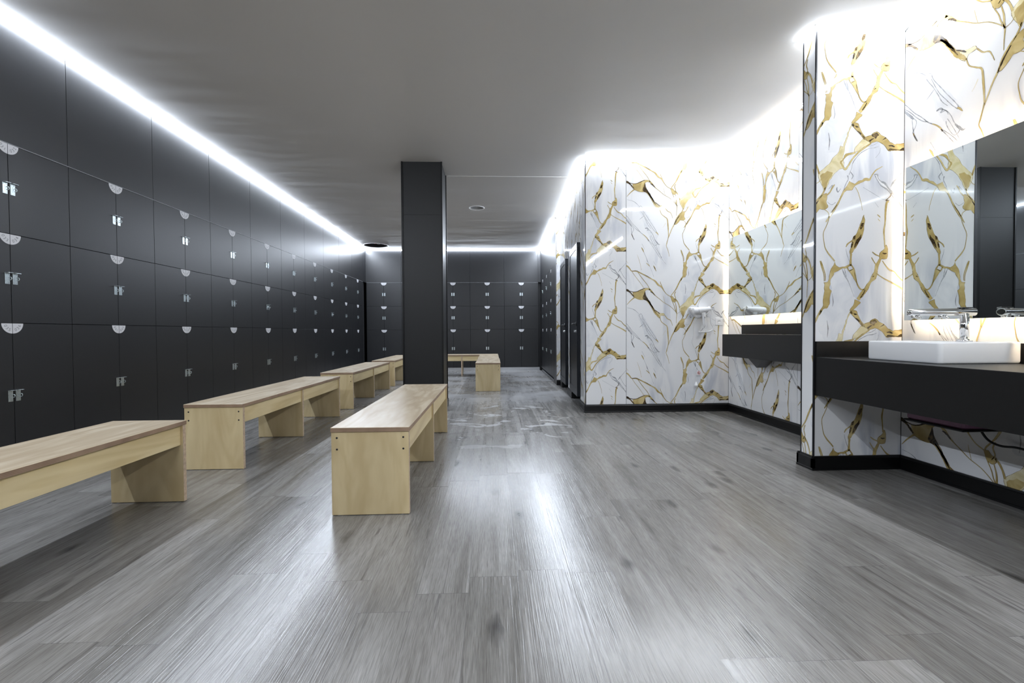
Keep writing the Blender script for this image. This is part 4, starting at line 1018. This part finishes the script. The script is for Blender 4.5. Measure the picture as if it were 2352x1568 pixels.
c = bench(1.91); c.location = (-0.625, 2.311, 0); tag(c, 'birch plywood bench in the foreground aisle in front of the dark pillar', 'bench', G)
c = bench(1.28); c.location = (-0.090, 7.10, 0); tag(c, 'birch plywood bench standing end-on to the right behind the pillar', 'bench', G)
c = bench(1.28); c.location = (-0.098, 8.40, 0); tag(c, 'birch plywood bench butted behind the end-on bench near the back lockers', 'bench', G)
c = bench(1.54); c.location = (0.09, 9.915, 0); c.rotation_euler = (0, 0, math.pi / 2); tag(c, 'birch plywood bench set crosswise in front of the back wall lockers', 'bench', G)

# ------------------------------------------------------------------ mirrors
def mirror(y0, y1, z0, z1, label, xf):
    r = empty('wall_mirror', (XM, (y0 + y1) / 2, z0)); tag(r, label, 'mirror', 'backlit mirrors')
    h = (y1 - y0) / 2; H = z1 - z0; X = xf - XM
    mb = MB(); mb.box(X, X + 0.005, -h, h, 0, H, 1)
    mb.add([(X - 0.0003, -h + .001, .001), (X - 0.0003, -h + .001, H - .001), (X - 0.0003, h - .001, H - .001), (X - 0.0003, h - .001, .001)], ((0, 1, 2, 3),), 0)
    mb.obj('glass', [M_MIRROR, M_GLASSEDGE], r)
    i = 0.062; f = MB()
    x0, x1 = X + 0.006, -0.001
    for a in ((-h + i, h - i, i, i + 0.02), (-h + i, h - i, H - i - 0.02, H - i), (-h + i, -h + i + 0.02, i + 0.02, H - i - 0.02), (h - i - 0.02, h - i, i + 0.02, H - i - 0.02)):
        f.box(x0, x1, *a)
    f.obj('backing_frame', M_ALU, r)
    e = MB(); o = i - 0.004; x0, x1 = X + 0.008, X + 0.022
    for a in ((-h + i, h - i, o, i - 0.0005), (-h + i, h - i, H - i + 0.0005, H - o), (-h + o, -h + i - 0.0005, i, H - i), ):
        e.box(x0, x1, *a)
    e.box(X + 0.0065, X + 0.013, h - 0.026, h - 0.018, i, H - i)
    e.obj('led_strip', M_LED_WARM, r)
    return r
mirror(3.045, 5.062, 1.081, 1.962, 'far backlit wall mirror above the narrow dark shelf', 2.662)
mirror(-0.55, 2.838, 0.982, 1.960, 'near backlit wall mirror above the white sink', 2.652)

# ------------------------------------------------------------------ far shelf
s = empty('wall_shelf', (XM, 4.0, 0.65)); tag(s, 'narrow dark wall shelf with upstand under the far mirror', 'shelf')
sy0, sy1 = FY1 + 0.004, 4.86
XS = 2.49
L = lambda x, y_, z: (x - XM, y_ - 4.0, z - 0.65)
def lbox(x0, x1, y0, y1, z0, z1, bev=0.001):
    a = L(x0, y0, z0); c_ = L(x1, y1, z1); return MB().box(a[0], c_[0], a[1], c_[1], a[2], c_[2], bev=bev)
lbox(XS + 0.0185, XM - 0.003, sy0, sy1, 0.868, 0.8855).obj('top', M_COUNTER, s)
lbox(XS, XS + 0.018, sy0, sy1, 0.650, 0.886).obj('apron', M_COUNTER, s)
lbox(XM - 0.019, XM - 0.003, sy0, sy1 - 0.03, 0.8865, 0.986).obj('upstand', M_COUNTER, s)
lbox(XS + 0.0185, XM - 0.003, sy1 - 0.018, sy1, 0.650, 0.8675).obj('side_panel', M_COUNTER, s)
for yb in (4.36, 3.36):
    MB().prism([L(2.57, yb + 0.155, 0.655), L(2.57, yb - 0.01, 0.560), L(2.57, yb - 0.15, 0.655), L(2.57, yb - 0.15, 0.70), L(2.57, yb + 0.155, 0.70)], (0.10, 0, 0)).obj('bracket', M_BLACKMETAL, s)
    lbox(2.60, XM - 0.003, yb - 0.02, yb + 0.02, 0.70, 0.8675).obj('bracket_arm', M_BLACKMETAL, s)

# ------------------------------------------------------------------ near vanity
v = empty('vanity_counter', (XM, 1.2, 0.495)); tag(v, 'large dark wall-hung vanity counter under the near mirror', 'vanity counter')
XC = 2.110; vy0, vy1 = 0.0, FY0 - 0.003
L = lambda x, y_, z: (x - XM, y_ - 1.2, z - 0.495)
lbox(XC + 0.0184, XM - 0.003, vy0, vy1, 0.729, 0.747).obj('countertop', M_COUNTER, v)
lbox(XC, XC + 0.018, vy0, vy1, 0.495, 0.7474, 0.0015).obj('apron', M_COUNTER, v)
lbox(XC + 0.0005, XM - 0.0225, vy1 - 0.018, vy1, 0.7472, 0.849).obj('side_upstand', M_COUNTER, v)
lbox(XM - 0.019, XM - 0.003, vy0, vy1, 0.7472, 0.849).obj('back_upstand', M_COUNTER, v)
for yb in (2.70, 1.4, 0.2):
    lbox(XC + 0.0185, XM - 0.003, yb, yb + 0.03, 0.68, 0.7288).obj('support_bar', M_BLACKMETAL, v)

# sink
def sink():
    r = empty('sink', (2.464, 2.425, 0.7478)); tag(r, 'white rectangular vessel sink standing on the dark vanity counter', 'sink')
    bm = bmesh.new(); hx_, hy_, H = 0.219, 0.226, 0.109
    def ring(ax, ay, z, rad, n=6):
        out = []
        for cx, cy, a0 in ((ax - rad, ay - rad, 0), (-ax + rad, ay - rad, 90), (-ax + rad, -ay + rad, 180), (ax - rad, -ay + rad, 270)):
            for k in range(n + 1):
                a = math.radians(a0 + 90 * k / n); out.append(bm.verts.new((cx + rad * math.cos(a), cy + rad * math.sin(a), z)))
        return out
    prof = [(0.006, 0.0, .016), (0.002, 0.004, .020), (0.0, 0.012, .022), (0.0, H - 0.008, .022), (0.002, H - 0.002, .020), (0.006, H, .018), (0.016, H, .014), (0.020, H - 0.003, .014), (0.023, H - 0.012, .014), (0.035, 0.035, .03), (0.06, 0.020, .04)]
    rings = [ring(hx_ - i, hy_ - i, z, rad) for i, z, rad in prof]
    for a, c_ in zip(rings, rings[1:]):
        n = len(a)
        for k in range(n): bm.faces.new((a[k], a[(k + 1) % n], c_[(k + 1) % n], c_[k]))
    bm.faces.new(rings[0][::-1]); bm.faces.new(rings[-1])
    # tap ledge at the wall side
    bmesh.ops.recalc_face_normals(bm, faces=bm.faces[:])
    me = bpy.data.meshes.new('bowl'); bm.to_mesh(me); bm.free(); me.materials.append(M_CERAMIC)
    for p in me.polygons: p.use_smooth = len(p.vertices) == 4
    me.set_sharp_from_angle(angle=math.radians(50))
    link('bowl', me, r)
    MB().box(0.036, 0.200, -0.206, 0.206, 0.0905, 0.1088, bev=0.004).obj('tap_ledge', M_CERAMIC, r)
    MB().lathe([(0.032, 0.0195), (0.032, 0.0235), (0.012, 0.0245), (0.010, 0.021)], (-0.05, 0, 0), (0, 0, 1), 24).obj('drain', M_CHROME, r)
    return r
sink()
# faucet
def faucet(yc, xc, zb, label):
    r = empty('faucet', (xc, yc, zb)); tag(r, label, 'faucet')
    MB().lathe([(0.034, 0.0), (0.033, 0.008), (0.025, 0.014), (0.022, 0.016)], (0, 0, 0), (0, 0, 1), 28).obj('base_ring', M_CHROME, r)
    MB().lathe([(0.0195, 0.014), (0.0195, 0.152)], (0, 0, 0), (0, 0, 1), 28).obj('post', M_CHROME, r)
    d = Vector((-0.95, 0.30, 0.008)).normalized(); o = Vector((0.046, -0.0145, 0.158))
    MB().lathe([(0.0, 0.002), (0.015, 0.002), (0.018, 0.0), (0.0205, 0.004), (0.0195, 0.292), (0.017, 0.303), (0.011, 0.308), (0.0, 0.309)], o, d, 28).obj('spout_bar', M_CHROME, r)
    MB().lathe([(0.0, 0.0015), (0.0145, 0.0012)], o, d, 20, cap=False).obj('end_cap', M_BLACKMETAL, r)
    for t in (0.155, 0.280):
        p = o + d * t + Vector((0, 0, -0.016))
        q = MB().lathe([(0.013, -0.006), (0.0125, 0.012), (0.010, 0.016)], p, (0, -0.25, -1), 6)
        q.lathe([(0.007, 0.0), (0.008, 0.022), (0.005, 0.026)], p + Vector((0.010, -0.006, -0.004)), (0.5, -0.6, -0.5), 6)
        q.obj('nozzle', M_CHROME, r)
    lv = MB(); lv.box(-0.030, 0.040, -0.012, 0.012, 0.178, 0.184, bev=0.001); lv.obj('lever', M_CHROME, r)
    return r
faucet(2.352, 2.535, 0.8570, 'chrome bar faucet standing on the white sink')
# tray and cable below the counter
t = empty('under_counter_tray', (2.32, 2.20, 0.447)); tag(t, 'purple and black plastic tray hanging under the vanity counter', 'tray')
MB().box(-0.11, 0.13, -0.15, 0.15, 0.0, 0.047, bev=0.010).obj('body', M_PURPLE, t)
MB().box(-0.118, 0.138, -0.158, 0.158, -0.010, -0.0002, bev=0.004).obj('rim', M_BLACK, t)
MB().box(-0.02, 0.04, -0.02, 0.02, 0.047, 0.281, bev=0.002).obj('hanger', M_BLACKMETAL, t)
cb = MB().tube([(2.64, 2.36, 0.70), (2.64, 2.385, 0.52), (2.64, 2.37, 0.41), (2.64, 2.325, 0.335), (2.64, 2.26, 0.313), (2.64, 2.18, 0.322), (2.64, 2.10, 0.31), (2.64, 1.90, 0.25), (2.64, 1.7, 0.30), (2.66, 1.6, 0.5), (2.66, 1.58, 0.72)], 0.006, 10)
tag(cb.obj('cable', M_RUBBER), 'thin black cable looping on the marble under the vanity counter', 'cable')

# ------------------------------------------------------------------ hair dryer, socket
Y0 = YM - 0.001
hd = empty('hair_dryer', (2.345, Y0, 1.19)); tag(hd, 'white wall-mounted hair dryer with hanging cord on the marble wall', 'hair dryer')
# wall holder (cup behind the dryer)
cup = MB().prism([(x, -0.004, z) for x, z in ((-0.116, 0.002), (0.112, 0.006), (0.116, -0.022), (0.095, -0.052), (0.050, -0.088), (0.000, -0.112), (-0.026, -0.118), (-0.050, -0.108), (-0.085, -0.070), (-0.110, -0.028))], (0, -0.062, 0))
co = cup.obj('wall_holder', M_WHITE, hd); bv = co.modifiers.new('bevel', 'BEVEL'); bv.width = 0.013; bv.segments = 3; bv.limit_method = 'ANGLE'; bv.angle_limit = 0.9
# barrel lying along the wall, wide end to the left
MB().lathe([(0.0, -0.100), (0.026, -0.100), (0.035, -0.094), (0.038, -0.075), (0.038, -0.045), (0.036, -0.005), (0.032, 0.035), (0.027, 0.070), (0.021, 0.098), (0.014, 0.108), (0.0, 0.110)], (0.0, -0.092, -0.032), (1, 0, 0.09), 32, cap=False).obj('barrel', M_WHITE, hd)
MB().lathe([(0.0, 0.0), (0.019, 0.001), (0.020, 0.005), (0.020, 0.018)], (0.088, -0.070, -0.008), (1, 0, 0), 20).obj('cord_socket', M_WHITE, hd)
MB().lathe([(0.024, 0.0), (0.0225, 0.04), (0.0195, 0.09), (0.015, 0.140), (0.009, 0.172), (0.0, 0.175)], (0.020, -0.098, -0.055), (0.08, 0.06, -1), 24, cap=False).obj('handle', M_WHITE, hd)
MB().box(0.021, 0.029, -0.118, -0.108, -0.125, -0.105, bev=0.002).obj('switch', M_GREYP, hd)
rg = MB(); rg.tube([(0.038 + 0.014 * math.cos(a), -0.09, -0.215 + 0.014 * math.sin(a)) for a in [math.pi * 2 * k / 12 for k in range(13)]], 0.003, 8); rg.obj('hanging_ring', M_WHITE, hd)
for q in ([(-0.052, -0.131, -0.025), (-0.035, -0.132, -0.055), (-0.012, -0.122, -0.072), (0.005, -0.115, -0.085)], [(0.088, -0.100, -0.02), (0.075, -0.112, -0.048), (0.052, -0.115, -0.070), (0.038, -0.115, -0.085)]):
    MB().tube(q, 0.0028, 8).obj('strap', M_WHITE_SOFT, hd)
# coiled hose from the holder to the wand, thin mains cord to the plug
hose = [(0.115, -0.06, -0.02), (0.128, -0.06, -0.05), (0.124, -0.06, -0.085), (0.120, -0.06, -0.13), (0.124, -0.06, -0.18), (0.145, -0.06, -0.215), (0.142, -0.06, -0.25), (0.105, -0.06, -0.272), (0.05, -0.06, -0.278), (-0.02, -0.06, -0.276)]
MB().tube(hose[2:], 0.0085, 10).obj('cord_sleeve', M_WHITE_SOFT, hd)
MB().tube(hose[:3], 0.0045, 10).obj('cord_relief', M_WHITE_SOFT, hd)
MB().tube([(-0.02, -0.06, -0.276), (0.01, -0.062, -0.262), (0.028, -0.068, -0.235)], 0.0025, 8).obj('cord_end', M_GREYP, hd)
cord = [(-0.018, -0.05, -0.10), (-0.045, -0.03, -0.16), (-0.052, -0.012, -0.22), (-0.055, -0.010, -0.31), (-0.075, -0.010, -0.385), (-0.045, -0.010, -0.46), (0.010, -0.010, -0.53), (0.022, -0.010, -0.595), (-0.005, -0.010, -0.645), (-0.028, -0.010, -0.70), (-0.030, -0.012, -0.79), (-0.030, -0.014, -0.86)]
MB().tube(cord, 0.0034, 8).obj('mains_cord', M_WHITE_SOFT, hd)
pg = MB(); pg.lathe([(0.006, 0.0), (0.010, 0.02), (0.0185, 0.028), (0.0195, 0.045), (0.017, 0.050)], (-0.030, -0.022, -0.85), (0.02, 0, -1), 20)
for sx in (-1, 1): pg.lathe([(0.0024, 0.05), (0.0024, 0.068)], (-0.030 + sx * 0.0095, -0.022, -0.85), (0.0, 0, -1), 8)
pg.obj('plug', M_WHITE, hd)
tg = MB(); tg.box(-0.020, 0.034, -0.0095, -0.0075, -0.775, -0.715, 0)
for a0, a1, rr in ((0, 2 * math.pi, 0.0165),):
    pts = [(0.007 + rr * math.cos(a0 + (a1 - a0) * k / 24), -0.0102, -0.748 + rr * math.sin(a0 + (a1 - a0) * k / 24)) for k in range(25)]
    tg.tube(pts, 0.0020, 6, 1, False)
tg.tube([(-0.004, -0.0102, -0.736), (0.018, -0.0102, -0.760)], 0.0020, 6, 1, False)
tg.box(-0.003, 0.015, -0.0102, -0.0095, -0.756, -0.744, 2); tg.box(0.001, 0.010, -0.0101, -0.0095, -0.728, -0.721, 2)
tg.obj('warning_tag', [M_WHITE, M_RED, M_GREYP], hd)

so = empty('wall_socket', (2.588, Y0, 1.030)); tag(so, 'white power socket on the marble wall beside the far mirror', 'socket')
MB().box(-0.043, 0.043, -0.009, 0.0, -0.043, 0.043, bev=0.003).obj('plate', M_WHITE, so)
MB().lathe([(0.024, 0.0088), (0.0235, 0.0105), (0.0195, 0.0105), (0.0185, 0.0092), (0.0, 0.0090)], (0, 0, 0), (0, -1, 0), 28, cap=False).obj('recess', M_WHITE_SOFT, so)
hl = MB()
for sx in (-1, 1): hl.lathe([(0.0032, 0.0092), (0.0030, 0.0096)], (sx * 0.0095, 0, 0), (0, -1, 0), 10)
hl.obj('pin_hole', M_RUBBER, so)
